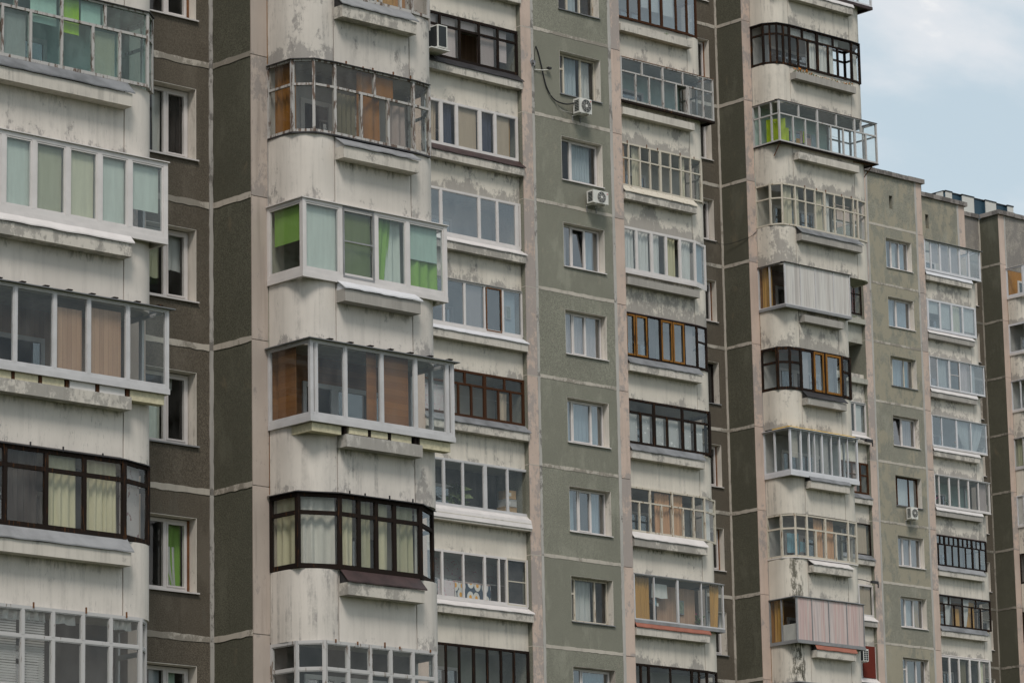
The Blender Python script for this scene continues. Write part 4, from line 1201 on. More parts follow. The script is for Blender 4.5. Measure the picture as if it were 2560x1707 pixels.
balcony(2, 'B', 7, vg=0.17, R=-.55, lower=[(-3.99, .09), -3.14, (-2.28, .10), -1.7, (-1.4, .05)], fm='pvc', gm='glass', bar=0.07, cover='pvc', sill='pvc', sillh=.06, wear=-0.2, wall='rose_print',
        items=[('net', 'F', -1.38, -.6, 0, 1, 'cream_wood', '', -.03), ('panel', 'F', -1.36, -.62, .02, .98, 'black_net')])
balcony(2, 'B', 8, vg=0.17, R=-.57, lower=[-3.89, -3.36, (-2.78, .1), -2.23, -1.68, -1.15], fm='dark_wood', gm='glass', bar=0.075, cover='zinc', wear=0.25, wall='wall_green_grey')

balcony(2, 'C', -1, 'box', lower=[5, 6], cover='pvc', wear=.2, cap='pvc')
balcony(2, 'C', 0, 'round', vg=0.18, lower=[4.41, (4.92, .1), 5.42, (5.94, .1), 6.60], fm='brown_wood', gm='glass_lowe', bar=0.07, cover='open', wear=0.5, wall='white_panel',
        items=[('blind', 'F', 5.1, 5.4, .4, 1, 'cloth_white'), ('blind', 'F', 5.48, 5.88, .36, 1, 'cloth_white'), ('blind', 'F', 6.0, 6.55, .34, 1, 'cloth_white')])
balcony(2, 'C', 1, 'box', vg=0.02, R=8.04, lower=[4.51, 5.12, (5.74, .09), 6.35, (6.88, .14), 7.59], upper=[4.81, (5.74, .09), 6.66, 7.59], tr=0.33, fm='old_white_wood', gm='glass_new', bar=0.06, cap='rust', capw=.04, cover=None, sill='dark_wood', sillh=.08, wear=0.35, wall='wall_teal', skip=(4,), planter='trough_concrete')
balcony(2, 'C', 2, 'cham', vg=0.18, R=7.54, lower=[4.27, 4.77, 5.22, (5.68, .10), 6.15, 6.62, 7.07], tr=0.36, fm='cream_wood', gm='glass', bar=0.055, cover='cream_wood', wear=0.45, wall='wall_cream', prongs=5, planter='trough_concrete',
        items=[('curtain', 'F', 3.9, 4.2, 0, 1, 'cloth_peach', 'peach curtain strip'), ('curtain', 'F', 4.52, 4.9, 0, 1, 'cloth_yellow', 'left pale yellow curtain'), ('curtain', 'F', 6.66, 6.95, 0, 1, 'cloth_yellow', 'right pale yellow curtain')], desc='white grid glazing, middle block')
balcony(2, 'C', 3, 'cham', vg=0.12, R=7.09, lower=[(4.46, .08), (5.13, .1), (5.78, .08), (6.41, .08)], fm='pvc', gm='glass_new', bar=0.075, sash=.02, cover=None, sill='pvc', sillh=.09, wear=0.55, wall='wall_grey', planter='bare_trough', skip=(3,),
        items=[('curtain', 'F', 3.9, 4.42, 0, 1, 'cloth_white', 'first sheer white curtain'), ('curtain', 'F', 4.52, 5.07, 0, 1, 'cloth_white', 'second sheer white curtain'), ('curtain', 'F', 5.2, 5.6, 0, 1, 'cloth_white', 'third sheer white curtain'), ('curtain', 'F', 5.85, 6.3, 0, .95, 'cloth_sage', 'sage curtain at open sash'), ('curtain', 'F', 6.48, 7.0, 0, 1, 'cloth_white', 'last sheer white curtain'), ('blind', '1', .1, .65, 0, 1, 'cloth_blue_grey')], desc='the white plastic corner balcony')
oc4, _, _ = balcony(2, 'C', 4, 'round', vg=0.15, lower=[(4.31, .05), (4.86, .07), (5.44, .07), (5.97, .05), (6.52, .07)], fm='dark_wood', gm='glass_lowe', bar=0.07, cover='zinc', cap='brown_metal', capw=.05, wear=0.2, wall='wall_grey', rtr=.38, planter='trough_concrete',
        items=[('panel', 'F', 4.9, 5.36, 0, 1, 'black_net'), ('panel', 'F', 6.58, 7.04, 0, 1, 'cloth_lilac')])
for (a, c) in ((3.90, 4.29), (4.33, 4.83), (5.47, 5.95), (5.99, 6.49)):
    cm_ = MB()
    cm_.box(a, a + .055, .10, .116, 1.21, 2.54).box(c - .055, c, .10, .116, 1.21, 2.54).box(a + .055, c - .055, .102, .116, 1.21, 1.265).box(a + .055, c - .055, .102, .116, 2.485, 2.54)
    cm_.build('casement', 'orange_wood', oc4)
balcony(2, 'C', 5, 'cham', vg=0.12, R=7.52, lower=[4.44, (5.03, .13), 5.61, (6.30, .11), 6.86], upper=[(5.03, .1), (6.30, .1)], tr=0.30, fm='dark_wood', gm='glass', bar=0.075, cover='zinc', wear=-0.4, wall='wall_grey', ceil='wall_grey',
        items=[('panel', 'F', 3.9, 4.4, 0, .68, 'lace_print'), ('panel', 'F', 4.5, 4.96, 0, .68, 'lace_print'), ('panel', 'F', 5.1, 5.57, 0, .68, 'lace_print'), ('panel', 'F', 5.66, 6.24, 0, .68, 'lace_print'), ('panel', 'F', 6.36, 6.8, 0, .68, 'lace_print'), ('panel', 'F', 6.92, 7.32, 0, .68, 'lace_print')])
balcony(2, 'C', 6, 'cham', vg=0.18, R=7.24, lower=[4.33, (4.81, .08), 5.30, (5.79, .08), 6.27, (6.75, .08)], upper=[(4.81, .08), (5.79, .08), (6.75, .08)], tr=0.33, fm='cream_wood', gm='glass', bar=0.06, cover='pvc', wear=-0.1, wall='wall_grey',
        items=[('curtain', 'F', 5.12, 5.76, 0, .96, 'cloth_peach', 'left peach curtain'), ('curtain', 'F', 5.84, 6.38, 0, .96, 'cloth_peach', 'right peach curtain'), ('curtain', '1', .1, .7, 0, 1, 'cloth_white', 'white end curtain')], desc='cream grid glazing, middle block')
oc7, _, _ = balcony(2, 'C', 7, 'box', vg=0.03, R=7.80, lower=[4.73, (5.77, .09), 6.83], fm='aluminium', gm='glass', bar=0.045, cap='grey_metal', capw=.06, sill='grey_metal', sillh=.10, cover='rust_red_metal', wear=-0.1, wall='tan_upright', ceil='wall_dark',
        items=[('panel', 'F', 5.25, 6.95, 0, .86, 'tan_upright', '', .42), ('curtain', 'F', 3.92, 4.66, 0, 1, 'cloth_ochre', 'wide ochre curtain'), ('curtain', 'F', 7.3, 7.72, 0, 1, 'cloth_ochre', 'right gathered ochre curtain', .1, 0.3)], desc='the balcony above the orange metal cover')
balcony(2, 'C', 8, 'round', vg=0.15, lower=[4.18, (4.52, .09), 5.47, (6.42, .09), 6.74], fm='dark_wood', gm='glass', bar=0.07, cover='zinc', wear=-.3, wall='wall_grey')

balcony(2, 'A', -1, 'box', vg=0.3, R=16.3, wide=True, lower=[12.5, 13.5, 14.5, 15.4], fm='pvc_blue', gm='glass', bar=.06, cover='pvc', sill='brown_metal', wear=0.35, wearL=.1)
oa0, _, _ = balcony(2, 'A', 0, 'round', wide=True, lower=[12.71, 13.21, (13.68, .11), 14.21, 14.69], upper=[12.95, (13.68, .11), 14.47], tr=0.27, fm='dark_wood', gm='glass', bar=0.075, cover='open', planter='bare_trough', wear=0.15, wearL=-.05, wall='wall_grey', cap='dark_metal', P1=(11.53, .95), P2=(11.80, .58), mid=True, skip=(5,),
        items=[('curtain', 'F', 13.25, 14.62, 0, .72, 'cloth_white', 'long white curtain'), ('curtain', 'F', 12.4, 14.9, .76, .98, 'cloth_white', 'upper white valance'), ('curtain', '4', .1, .45, 0, .75, 'cloth_white', 'white end curtain')], desc='the marigold balcony of the middle block')
oa1, _, _ = balcony(2, 'A', 1, 'box', vg=0.31, R=16.30, wide=True, lower=[12.16, 12.76, (13.36, .08), 14.01, 14.63, (15.21, .08), 15.76], upper=[12.45, (13.36, .08), 14.30, (15.21, .08), 15.53], tr=0.33, fm='grey_white_wood', gm='glass', bar=0.055, cover=None, planter='trough_concrete', cap='brown_metal', capw=.05, sill='dark_wood', sillh=.03, wear=0.45, wearL=0.1, wall='wall_teal', lseps=(.30, .84), ceil='wall_grey')
balcony(2, 'A', 2, 'round', wide=True, lower=[12.81, 13.28, (13.75, .1), 14.24, 14.71, 15.18], tr=0.36, fm='cream_wood', gm='glass', bar=0.055, cover='zinc', planter='bare_trough', wear=0.0, wearL=0.5, wall='wall_cream', P1=(11.54, .88), P2=(11.78, .56), prongs=5,
        items=[('curtain', '2', .08, .5, 0, 1, 'cloth_yellow', 'left yellow curtain'), ('curtain', 'F', 12.34, 12.6, 0, 1, 'cloth_yellow', 'second yellow curtain'), ('curtain', 'F', 13.45, 13.72, 0, 1, 'cloth_yellow', 'third yellow curtain'), ('curtain', 'F', 13.8, 14.15, 0, 1, 'cloth_white', 'white middle curtain')], desc='the white grid corner balcony')
balcony(2, 'A', 3, 'box', vg=0.30, R=14.63, lower=[12.22, 12.94, 13.83], fm='aluminium', gm='glass', bar=0.035, cap='dark_metal', sill='grey_metal', sillh=.09, cover=None, planter='bare_trough', wear=0.5, wearL=0.45, wall='pine_boards', lseps=(.51,), ceil='pine_boards', skip=(0, 1, 2, 3),
        items=[('panel', 'F', 11.54, 12.20, .02, .98, 'stripe_white', '', .0), ('panel', 'F', 12.24, 12.92, .02, .98, 'stripe_white', '', .0), ('panel', 'F', 12.96, 13.81, .02, .98, 'stripe_white', '', .0), ('panel', 'F', 13.85, 14.61, .02, .98, 'stripe_white', '', .0), ('curtain', '0', .05, .5, 0, 1, 'cloth_ochre', 'ochre flank curtain')], desc='the whitish panel clad balcony')
oa4, _, _ = balcony(2, 'A', 4, 'round', lower=[(12.88, .10), (13.44, .13)], tr=None, fm='dark_wood', gm='glass_lowe', bar=0.09, cover='dark_metal', planter='bare_trough', wear=0.55, wearL=0.1, wall='wall_grey', ltr=.36, rtr=.38, gmL='glass', cap='dark_metal', capw=.03,
        items=[('panel', 'F', 12.40, 12.8, 0, 1, 'cloth_lilac')])
for (a, c) in ((12.90, 13.39), (13.49, 14.22)):
    cm_ = MB()
    cm_.box(a, a + .07, .425, .445, 1.2, 2.55).box(c - .07, c, .425, .445, 1.2, 2.55).box(a + .07, c - .07, .427, .445, 1.2, 1.27).box(a + .07, c - .07, .427, .445, 2.48, 2.55)
    cm_.build('casement', 'orange_wood', oa4)
oa5, _, _ = balcony(2, 'A', 5, 'box', vg=0.33, R=14.72, lower=[12.0, 12.40, (12.66, .03), 13.02, (13.47, .03), 13.87, (14.26, .03)], fm='pvc_blue', gm='glass', bar=0.06, cap='pvc_blue', capw=.10, sill='pvc_blue', sillh=.14, cover='zinc', wear=-.1, wearL=0.05, wall='wall_grey', lseps=(.48,),
        items=[('slats', 'F', 11.58, 12.0, .35, .98, 'wall_cream'), ('slats', 'F', 12.68, 13.0, 0, .98, 'wall_grey'), ('slats', 'F', 13.06, 13.45, 0, .98, 'wall_grey')])
MB().strip([(11.5, 1.45), (11.5, .36), (14.72, .36)], -0.12, 0.0, 2.612, 2.66).build('foam_bead', 'yellow_foam', oa5)
balcony(2, 'A', 6, 'round', lower=[12.72, (13.19, .09), 13.69], upper=[(13.19, .09)], tr=0.34, fm='cream_wood', gm='glass', bar=0.07, cover='pvc', wear=0.1, wearL=-.1, mold=0.9, wall='wall_grey', P1=(11.55, .9), P2=(11.85, .55), sill='pvc', sillh=.03, cap='dark_metal', capw=.03,
        items=[('curtain', 'F', 12.75, 13.16, 0, .98, 'cloth_peach', 'left peach curtain'), ('curtain', 'F', 13.24, 13.7, 0, .98, 'cloth_peach', 'right peach curtain')], desc='the corner balcony with mouldy curved side')
balcony(2, 'A', 7, 'box', vg=0.30, R=14.69, lower=[12.21, 13.01, 13.88], fm='grey_metal', gm='glass', bar=0.035, cap='zinc', capw=.06, sill='grey_metal', sillh=.08, cover='rust_red_metal', wear=-0.2, mold=1.0, wall='pine_upright', lseps=(.53,), ceil='pine_boards', skip=(0, 1, 2, 3),
        items=[('panel', 'F', 11.54, 12.19, .02, .98, 'stripe_red', '', .0), ('panel', 'F', 12.23, 12.99, .02, .98, 'stripe_red', '', .0), ('panel', 'F', 13.03, 13.86, .02, .98, 'stripe_red', '', .0), ('panel', 'F', 13.90, 14.67, .02, .98, 'stripe_red', '', .0), ('curtain', '0', .05, .5, 0, 1, 'cloth_ochre', 'ochre flank curtain'), ('panel', '0', .45, 1.1, 0, .4, 'white_panel', '', .1)], desc='pinkish striped panel balcony')
balcony(2, 'A', 8, 'box', vg=0.3, R=14.7, lower=[12.2, 13, 13.9], fm='grey_metal', cap='grey_metal', cover='zinc', mold=1.0, wear=-.2)

# ------------------------------------------------------------------ balconies, farthest block
balcony(3, 'B', 1, vg=.17, lower=[-3.5, -2.5, -1.5], wear=.4)
balcony(3, 'B', 2, vg=.17, lower=[-3.5, -2.5, -1.5, -1.0], tr=.35, fm='dark_wood', cover='open', planter='slab_concrete', wall='wall_dark', plmat='slab_concrete', wear=0,
        items=[('curtain', 'F', -1.0, -.78, 0, 1, 'cloth_terracotta_red', 'terracotta curtain'), ('curtain', 'F', -1.4, -1.04, 0, 1, 'cloth_rose', 'rose curtain')], desc='dark sliver window beside the pink pilaster')
balcony(3, 'B', 3, no_glass=True, cover='open', planter='slab_concrete', wall='wall_green_grey', wear=0.4)
balcony(3, 'B', 4, vg=.17, lower=[-3.2, -2.2, (-1.25, .1)], fm='pvc', gm='glass_new', bar=.09, cover='pvc', sill='pvc', cap='pvc_blue', wall='wall_grey', wear=.4, items=[('blind', 'F', -1.15, -.75, 0, 1, 'cloth_white')])
balcony(3, 'B', 5, vg=.17, lower=[-3.2, -2.2, -1.6, -1.05], tr=.4, fm='brown_wood', bar=.09, cover='zinc', wall='wall_dark', wear=.2, items=[('curtain', 'F', -1.5, -1.12, 0, 1, 'cloth_rose', 'rose curtain')], desc='brown sliver glazing beside the pink pilaster')
balcony(3, 'B', 6, vg=.17, lower=[-3.2, -2.2, -1.45], fm='dark_wood', bar=.05, cover='zinc', wall='wall_dark', wear=.1, items=[('blind', 'F', -1.4, -.72, 0, 1, 'cloth_beige')])
balcony(3, 'B', 7, vg=.17, lower=[-3.2, -2.2, -1.45], fm='pvc', bar=.08, cover='pvc', planter='bare_trough', wall='wall_dark', wear=.1, items=[('blind', 'F', -1.4, -.62, 0, 1, 'cloth_beige')])
balcony(3, 'B', 8, vg=.17, lower=[-3.2, -2.2, -1.45], fm='pvc', bar=.08, cover='pvc', wall='wall_dark', wear=.1, items=[('panel', 'F', -1.4, -.58, 0, 1, 'cloth_terracotta_red', '', -.06)])

balcony(3, 'C', 1, 'box', vg=.02, R=7.78, lower=[4.29, (4.94, .10), 5.66, (6.33, .09), (7.0, .09)], fm='pvc_blue', gm='glass_lowe', bar=.07, sash=.02, cover='pvc_blue', cap='zinc', capw=.14, sill='pvc_blue', sillh=.04, wear=.75, wall='wall_cream', ceil='wall_cream', planter='trough_concrete',
        items=[('blind', 'F', 5.0, 5.6, 0, 1, 'cloth_pinkish'), ('blind', 'F', 5.72, 6.27, 0, 1, 'cloth_pinkish'), ('blind', 'F', 4.35, 4.88, .3, 1, 'cloth_pinkish')])
balcony(3, 'C', 2, 'box', vg=.15, R=7.43, lower=[(4.06, .1), (4.92, .08), (5.75, .1), (6.53, .08)], fm='pvc_blue', gm='glass_lowe', bar=.08, sash=.02, cover='pvc', sill='pvc_blue', sillh=.03, wear=.7, wall='wall_grey', planter='bare_trough',
        items=[('blind', 'F', 4.12, 4.86, .55, 1, 'cloth_white'), ('blind', 'F', 4.98, 5.68, .12, 1, 'cloth_white'), ('curtain', 'F', 5.82, 6.48, 0, 1, 'cloth_cream', 'cream curtain'), ('blind', 'F', 6.58, 7.36, .16, 1, 'cloth_white')], desc='white blind balcony, farthest block')
balcony(3, 'C', 3, 'box', vg=.02, R=7.70, lower=[4.4, (5.22, .08), 5.98, (6.78, .08)], fm='pvc_blue', gm='glass_lowe', bar=.06, cover='pvc', cap='pvc_blue', sill='pvc_blue', sillh=.03, wear=.65, wall='wall_grey', planter='bare_trough',
        items=[('curtain', 'F', 4.5, 5.15, 0, 1, 'cloth_lace', 'left net curtain'), ('curtain', 'F', 6.05, 6.7, 0, 1, 'cloth_pinkish', 'pinkish net curtain'), ('net', 'F', 5.26, 5.95, .02, .98, 'pvc', '', -.03), ('curtain', 'F', 6.85, 7.2, 0, 1, 'cloth_lace', 'right net curtain')], desc='net curtain balcony, farthest block')
balcony(3, 'C', 4, 'box', vg=.02, R=7.66, lower=[4.53, (5.57, .12), 6.59], fm='pvc_blue', gm='glass_lowe', bar=.06, cover='pvc', cap='pvc_blue', sill='pvc', sillh=.06, wear=.5, wall='wall_grey',
        items=[('curtain', 'F', 5.66, 6.55, 0, 1, 'cloth_lace', 'left tied back net curtain', .12, -.65), ('curtain', 'F', 6.65, 7.58, 0, 1, 'cloth_lace', 'right tied back net curtain', .12, .6)], desc='sliding balcony, farthest block')
balcony(3, 'C', 5, 'box', vg=.02, R=7.70, lower=[4.17, (4.88, .1), 5.55, (6.23, .1), 6.93], fm='pvc', gm='glass', bar=.06, cover='pvc', cap='pvc_blue', sill='pvc', sillh=.06, wear=.3, wall='wall_teal', ceil='wall_teal', planter='bare_trough',
        items=[('panel', 'F', 7.0, 7.62, 0, 1, 'cloth_lilac')])
balcony(3, 'C', 6, 'box', vg=.12, R=7.38, lower=[4.04, (4.52, .12), 5.01, 5.46, 5.94, (6.43, .12), 6.92], upper=[4.18, (4.48, .12), 4.80, 5.13, (5.46, .12), 5.78, 6.10, (6.41, .12), 6.72, 7.04], tr=.30, fm='dark_wood', gm='glass_lowe', bar=.07, cover='grey_metal', cap='brown_metal', capw=.04, wear=-.2, wall='wall_grey', ceil='white_panel')
oc37, _, _ = balcony(3, 'C', 7, 'box', vg=.10, R=7.48, lower=[4.25, 4.95, (5.53, .09), 6.17, 6.79], upper=[4.59, (5.53, .09), 6.49], tr=.29, fm='dark_wood', gm='glass', bar=.07, cover='zinc', cap='dark_metal', capw=.04, wear=-.4, wall='pine_upright',
        items=[('curtain', 'F', 4.35, 4.9, 0, 1, 'cloth_lace', 'left white curtain', .1, .3), ('curtain', 'F', 5.6, 6.12, 0, 1, 'cloth_lace', 'right white curtain', .1, .6), ('curtain', 'F', 5.02, 5.47, 0, .62, 'cloth_ochre', 'ochre patterned curtain', .15), ('curtain', 'F', 5.9, 6.6, 0, .9, 'cloth_ochre', 'wide ochre curtain', .2), ('curtain', 'F', 3.9, 4.2, 0, .95, 'cloth_ochre', 'left ochre curtain', .2)], desc='dark framed lower balcony, farthest block')
balcony(3, 'C', 8, 'box', vg=.15, R=7.32, lower=[(4.5, .12), (5.16, .1), (5.91, .12), (6.59, .1)], fm='pvc', gm='glass', bar=.09, cover='pvc', wear=-.2, wall='wall_dark', cap='pvc', capw=.03,
        items=[('curtain', 'F', 5.25, 5.8, 0, 1, 'cloth_olive', 'olive curtain'), ('curtain', 'F', 6.65, 7.0, 0, 1, 'cloth_cream', 'cream curtain')], desc='lowest balcony of the farthest block')

FA = {1: dict(kind='box', fm='pvc_blue', bar=.10, cap='pvc', sill='pvc', wall='pine_upright', wear=.4, gmL='glass'), 2: dict(kind='box', fm='pvc_blue', bar=.09, sill='pvc', wall='wall_grey', wear=.6, items=[('blind', 'F', 11.6, 12.6, 0, 1, 'cloth_white')]),
      3: dict(kind='box', fm='pvc_blue', bar=.06, sill='pvc', cap='pvc_blue', wall='wall_grey', lseps=(.55,), wear=.3), 4: dict(kind='box', fm='aluminium', bar=.06, sill='aluminium', cap='aluminium', wall='wall_green_grey', lseps=(.55,), wear=0, items=[('curtain', '0', .06, .55, 0, 1, 'cloth_sage', 'sage curtain')], desc='side panes by right edge, farthest block'),
      5: dict(kind='box', fm='pvc_blue', bar=.05, sill='pvc', wall='wall_grey', lseps=(.4, .75), wear=0, items=[('panel', '0', .04, .98, 0, 1, 'white_panel', '', .03)]), 6: dict(kind='round', fm='dark_wood', bar=.07, wall='wall_dark', wear=0), 7: dict(kind='round', fm='dark_wood', bar=.09, wall='wall_dark', wear=0), 8: dict(kind='round', fm='dark_wood', bar=.09, wall='wall_dark', wear=0)}
for j, kw in FA.items():
    balcony(3, 'A', j, lower=[12.4, 13.3, 14.1], cover='zinc', **kw)

# extra steel struts under overhanging boxes
oa1p = oa1
for (A_, B2_) in (((11.56, .36, 1.12), (11.60, .70, 0.72)), ((16.2, .40, 1.12), (16.2, 1.05, 0.62)), ((15.3, .50, 1.10), (16.25, .40, 1.12))):
    MB().tube([A_, B2_], 0.018, 5).build('strut', 'rust', oa1)

# ------------------------------------------------------------------ far tower behind the roofline
tw = tag(empty('tower_block', (185.46, 160.0, 0)), 'distant tower top with alternating white and blue cladding panels', 'tower block')
MB().box(0.02, 6.72, 0.22, 14.0, 0, 65.0).build('wall', 'blue_cladding', tw)
MB().box(-0.03, 6.8, 0.16, 14.05, 65.003, 65.05).build('roof_edge', 'dark_metal', tw)
MB().box(-0.02, 0.018, 0.20, 0.80, 30, 64.98).build('cladding_panel', 'white_cladding', tw)
for (a, c) in ((0.0, 0.62), (1.62, 2.78), (3.93, 5.0), (6.15, 6.74)):
    MB().box(a + 0.01, c - 0.01, 0.02, 0.215, 0, 64.9).build('cladding_fin', 'blue_cladding', tw)
    MB().box(a, c, -0.02, 0.018, 30, 64.95).build('cladding_panel', 'white_cladding', tw)
    MB().box(a - 0.03, c + 0.03, -0.05, 0.155, 64.955, 65.03).build('roof_edge', 'dark_metal', tw)

# ------------------------------------------------------------------ air conditioners
def air_conditioner(b, j, u0, u1, v0, v1, z0, z1, label, grille='fan'):
    t = tag(empty('air_conditioner', (Q[b][0] + u0, Q[b][1] + v1, zf(b, j) + z0)), label, 'air conditioner', 'outdoor air conditioning units')
    w, d, h = u1 - u0, v0 - v1, z1 - z0          # d is negative: the front points to -v
    f = d
    c = MB()
    c.box(0.012, w, f + 0.02, 0, 0, h)
    c.build('casing', 'ac_white', t)
    if grille == 'fan':
        cx, cz, r = w * 0.55, h * 0.5, min(w * 0.40, h * 0.43)
        MB().disc((cx, cz), r, f + 0.012, f + 0.019, 24).build('fan_opening', 'ac_dark', t)
        gr = MB()
        for k in range(1, 5):
            rr = r * k / 4
            pts = [(cx + rr * math.cos(a * math.pi / 12), f + 0.004, cz + rr * math.sin(a * math.pi / 12)) for a in range(25)]
            gr.tube(pts, 0.004, 4)
        for a in range(8):
            an = a * math.pi / 4
            gr.tube([(cx, f + 0.004, cz), (cx + r * math.cos(an), f + 0.004, cz + r * math.sin(an))], 0.004, 4)
        gr.disc((cx, cz), r * 0.2, f - 0.004, f + 0.004, 12)
        gr.build('fan_grille', 'ac_white', t)
        MB().disc((w - 0.05, h - 0.07), 0.018, f + 0.010, f + 0.019, 10).build('maker_mark', 'mark_red', t)
        for k in range(7):
            zq = h * (0.14 + 0.11 * k)
            MB().box(0.003, 0.011, f * 0.82, f * 0.22, zq, zq + h * 0.06).build('side_slot', 'ac_dark', t)
    elif grille == 'grid':
        for r_ in range(5):
            for q in range(2):
                MB().box(w * (0.16 + 0.42 * q), w * (0.46 + 0.42 * q), f + 0.008, f + 0.019, h * (0.08 + 0.165 * r_), h * (0.2 + 0.165 * r_)).build('vent_slot', 'ac_dark', t)
        MB().box(0.004, 0.0115, f + 0.03, -0.02, 0.03, h - 0.03).build('side_panel', 'ac_dark', t)
    else:
        MB().box(w * 0.12, w * 0.88, f + 0.010, f + 0.019, h * 0.06, h * 0.95).build('front_grille', 'ac_dark', t)
        MB().box(0.004, 0.0115, f + 0.06, -0.05, h * 0.05, h * 0.95).build('side_grille', 'ac_dark', t)
    for q in (0.2, 0.8):
        MB().box(w * q - 0.015, w * q + 0.015, f + 0.03, -v1 if v1 < 0 else 0.02, -0.035, -0.004).build('bracket', 'ac_white', t)
        MB().box(w * q - 0.012, w * q + 0.012, (-v1 if v1 < 0 else 0.02) - 0.03, -v1 if v1 < 0 else 0.02, -0.2, -0.036).build('bracket', 'grey_metal', t)
    return t


air_conditioner(2, 1, 1.55, 2.09, -0.47, -0.15, 0.22, 0.70, 'upper white air conditioner fed by the hanging black cable')
air_conditioner(2, 2, 2.05, 2.72, -0.47, -0.15, 0.17, 0.58, 'lower white air conditioner below the second sage wall window')
air_conditioner(3, 5, 1.65, 2.13, -0.45, -0.14, 0.23, 0.77, 'small air conditioner under the brown framed window, farthest block')
air_conditioner(2, 1, -4.41, -4.01, -0.50, 0.02, 1.22, 1.94, 'boxy black grilled air conditioner before dark wooden glazing', 'box')
air_conditioner(3, 8, -2.02, -1.66, -0.50, -0.12, 1.79, 2.34, 'white air conditioner with square slots before red panel', 'grid')
sh = MB().box(-4.7, -3.95, -0.52, 0.16, 1.14, 1.175)
tag(sh.build('shelf', 'ac_white', None, (Q[2][0], Q[2][1], zf(2, 1))), 'white shelf carrying the boxy black grilled air conditioner', 'shelf')

# ------------------------------------------------------------------ cables, brackets
def smooth_path(pts, n=6):
    out = []
    P = [Vector(p) for p in pts]
    for i in range(len(P) - 1):
        p0, p1, p2, p3 = P[max(i - 1, 0)], P[i], P[i + 1], P[min(i + 2, len(P) - 1)]
        for k in range(n):
            t = k / n
            out.append(0.5 * ((2 * p1) + (p2 - p0) * t + (2 * p0 - 5 * p1 + 4 * p2 - p3) * t * t + (3 * p1 - p0 - 3 * p2 + p3) * t ** 3))
    out.append(P[-1])
    return out


cb = MB().tube(smooth_path([(0.13, -0.01, 2.21), (0.22, -0.03, 1.98), (0.36, -0.04, 1.48), (0.53, -0.04, 0.94), (0.83, -0.05, 0.59), (1.27, -0.10, 0.50), (1.56, -0.20, 0.56)]), 0.022, 6)
tag(cb.build('cable', 'cable_black', None, (Q[2][0], Q[2][1], zf(2, 1)), smooth=True), 'thick black cable hanging down the sage wall to the air conditioner', 'cable')
cb = MB().tube(smooth_path([(0.13, -0.01, 2.2), (0.07, -0.02, 2.0), (0.06, -0.02, 1.5)]), 0.008, 5)
tag(cb.build('cable', 'cable_black', None, (Q[2][0], Q[2][1], zf(2, 1)), smooth=True), 'short thin wire beside the thick black cable top', 'cable')
cb = MB().tube(smooth_path([(0.85, -0.03, .58), (1.1, -0.06, .3), (1.5, -0.16, .24)]), 0.008, 5)
tag(cb.build('cable', 'seam_grey', None, (Q[2][0], Q[2][1], zf(2, 1)), smooth=True), 'thin pale tube looping under the upper air conditioner', 'cable')
cb = MB().tube(smooth_path([(11.52, 1.48, 1.12), (11.35, 1.50, 0.96), (11.10, 1.5, 0.80), (11.0, 2.3, 0.72), (10.9, 2.69, 0.78), (10.73, 2.69, 0.86)]), 0.009, 5)
tag(cb.build('cable', 'cable_black', None, (Q[2][0], Q[2][1], zf(2, 2)), smooth=True), 'thin black wire sagging across the dark recess', 'cable')
br = tag(empty('antenna_bracket', (Q[2][0], Q[2][1], zf(2, 1))), 'bent dark antenna bracket on the pink pilaster edge', 'bracket')
MB().tube(smooth_path([(-0.30, -0.25, 1.68), (-0.36, -0.28, 1.56), (-0.28, -0.28, 1.44), (-0.12, -0.2, 1.50), (-0.05, -0.12, 1.62), (-0.02, 0.0, 1.64)]), 0.02, 6).build('hook', 'grey_metal', br, smooth=True)
MB().box(-0.10, 0.02, -0.10, -0.008, 1.60, 1.70).build('clamp', 'zinc', br)
am = tag(empty('wall_arm', (Q[2][0], Q[2][1], zf(2, 1))), 'small white wall arm with dark camera beside the hanging cable', 'bracket')
MB().tube([(0.03, -0.03, 1.42), (0.35, -0.06, 1.45), (0.55, -0.10, 1.49)], 0.014, 6).build('arm', 'ac_white', am)
MB().box(0.53, 0.66, -0.16, -0.06, 1.52, 1.58).build('camera_head', 'dark_metal', am)
for (j, z, lab) in ((4, 0.80, 'upper dark lamp on a rod left of the pink pilaster'), (6, -0.10, 'lower dark lamp on a rod left of the pink pilaster')):
    rb = tag(empty('rod_lamp', (Q[3][0], Q[3][1], zf(3, j))), lab, 'lamp', 'dark lamps on rods')
    MB().tube([(-2.3, 0.15, z + 0.10), (-1.6, -0.25, z + 0.02), (-1.0, -0.3, z - 0.06)], 0.018, 6).build('rod', 'dark_metal', rb)
    MB().box(-1.08, -0.66, -0.36, -0.24, z - 0.09, z + 0.02).build('housing', 'dark_metal', rb)
    MB().tube([(-0.70, -0.3, z - 0.05), (-0.63, -0.3, z - 0.12), (-0.64, -0.3, z - 0.27)], 0.035, 6).build('lamp_head', 'dark_metal', rb)

# ------------------------------------------------------------------ plants
def leaf_cluster(n, rx, ry, rz, size, seed, base=0.0, droop=0.0):
    rnd = random.Random(seed)
    m = MB()
    for _ in range(n):
        a = rnd.uniform(0, 2 * math.pi)
        k = rnd.random() ** 0.5
        c = Vector((rx * k * math.cos(a), ry * k * math.sin(a), base + rz * rnd.random()))
        d = Vector((rnd.uniform(-1, 1), rnd.uniform(-1, 1), rnd.uniform(-0.3, 1) - droop)).normalized()
        e = d.orthogonal().normalized()
        s = size * rnd.uniform(0.6, 1.3)
        b = len(m.v)
        m.v += [tuple(c), tuple(c + d * s * 0.5 + e * s * 0.28), tuple(c + d * s), tuple(c + d * s * 0.5 - e * s * 0.28)]
        m.f.append((b, b + 1, b + 2, b + 3))
    return m


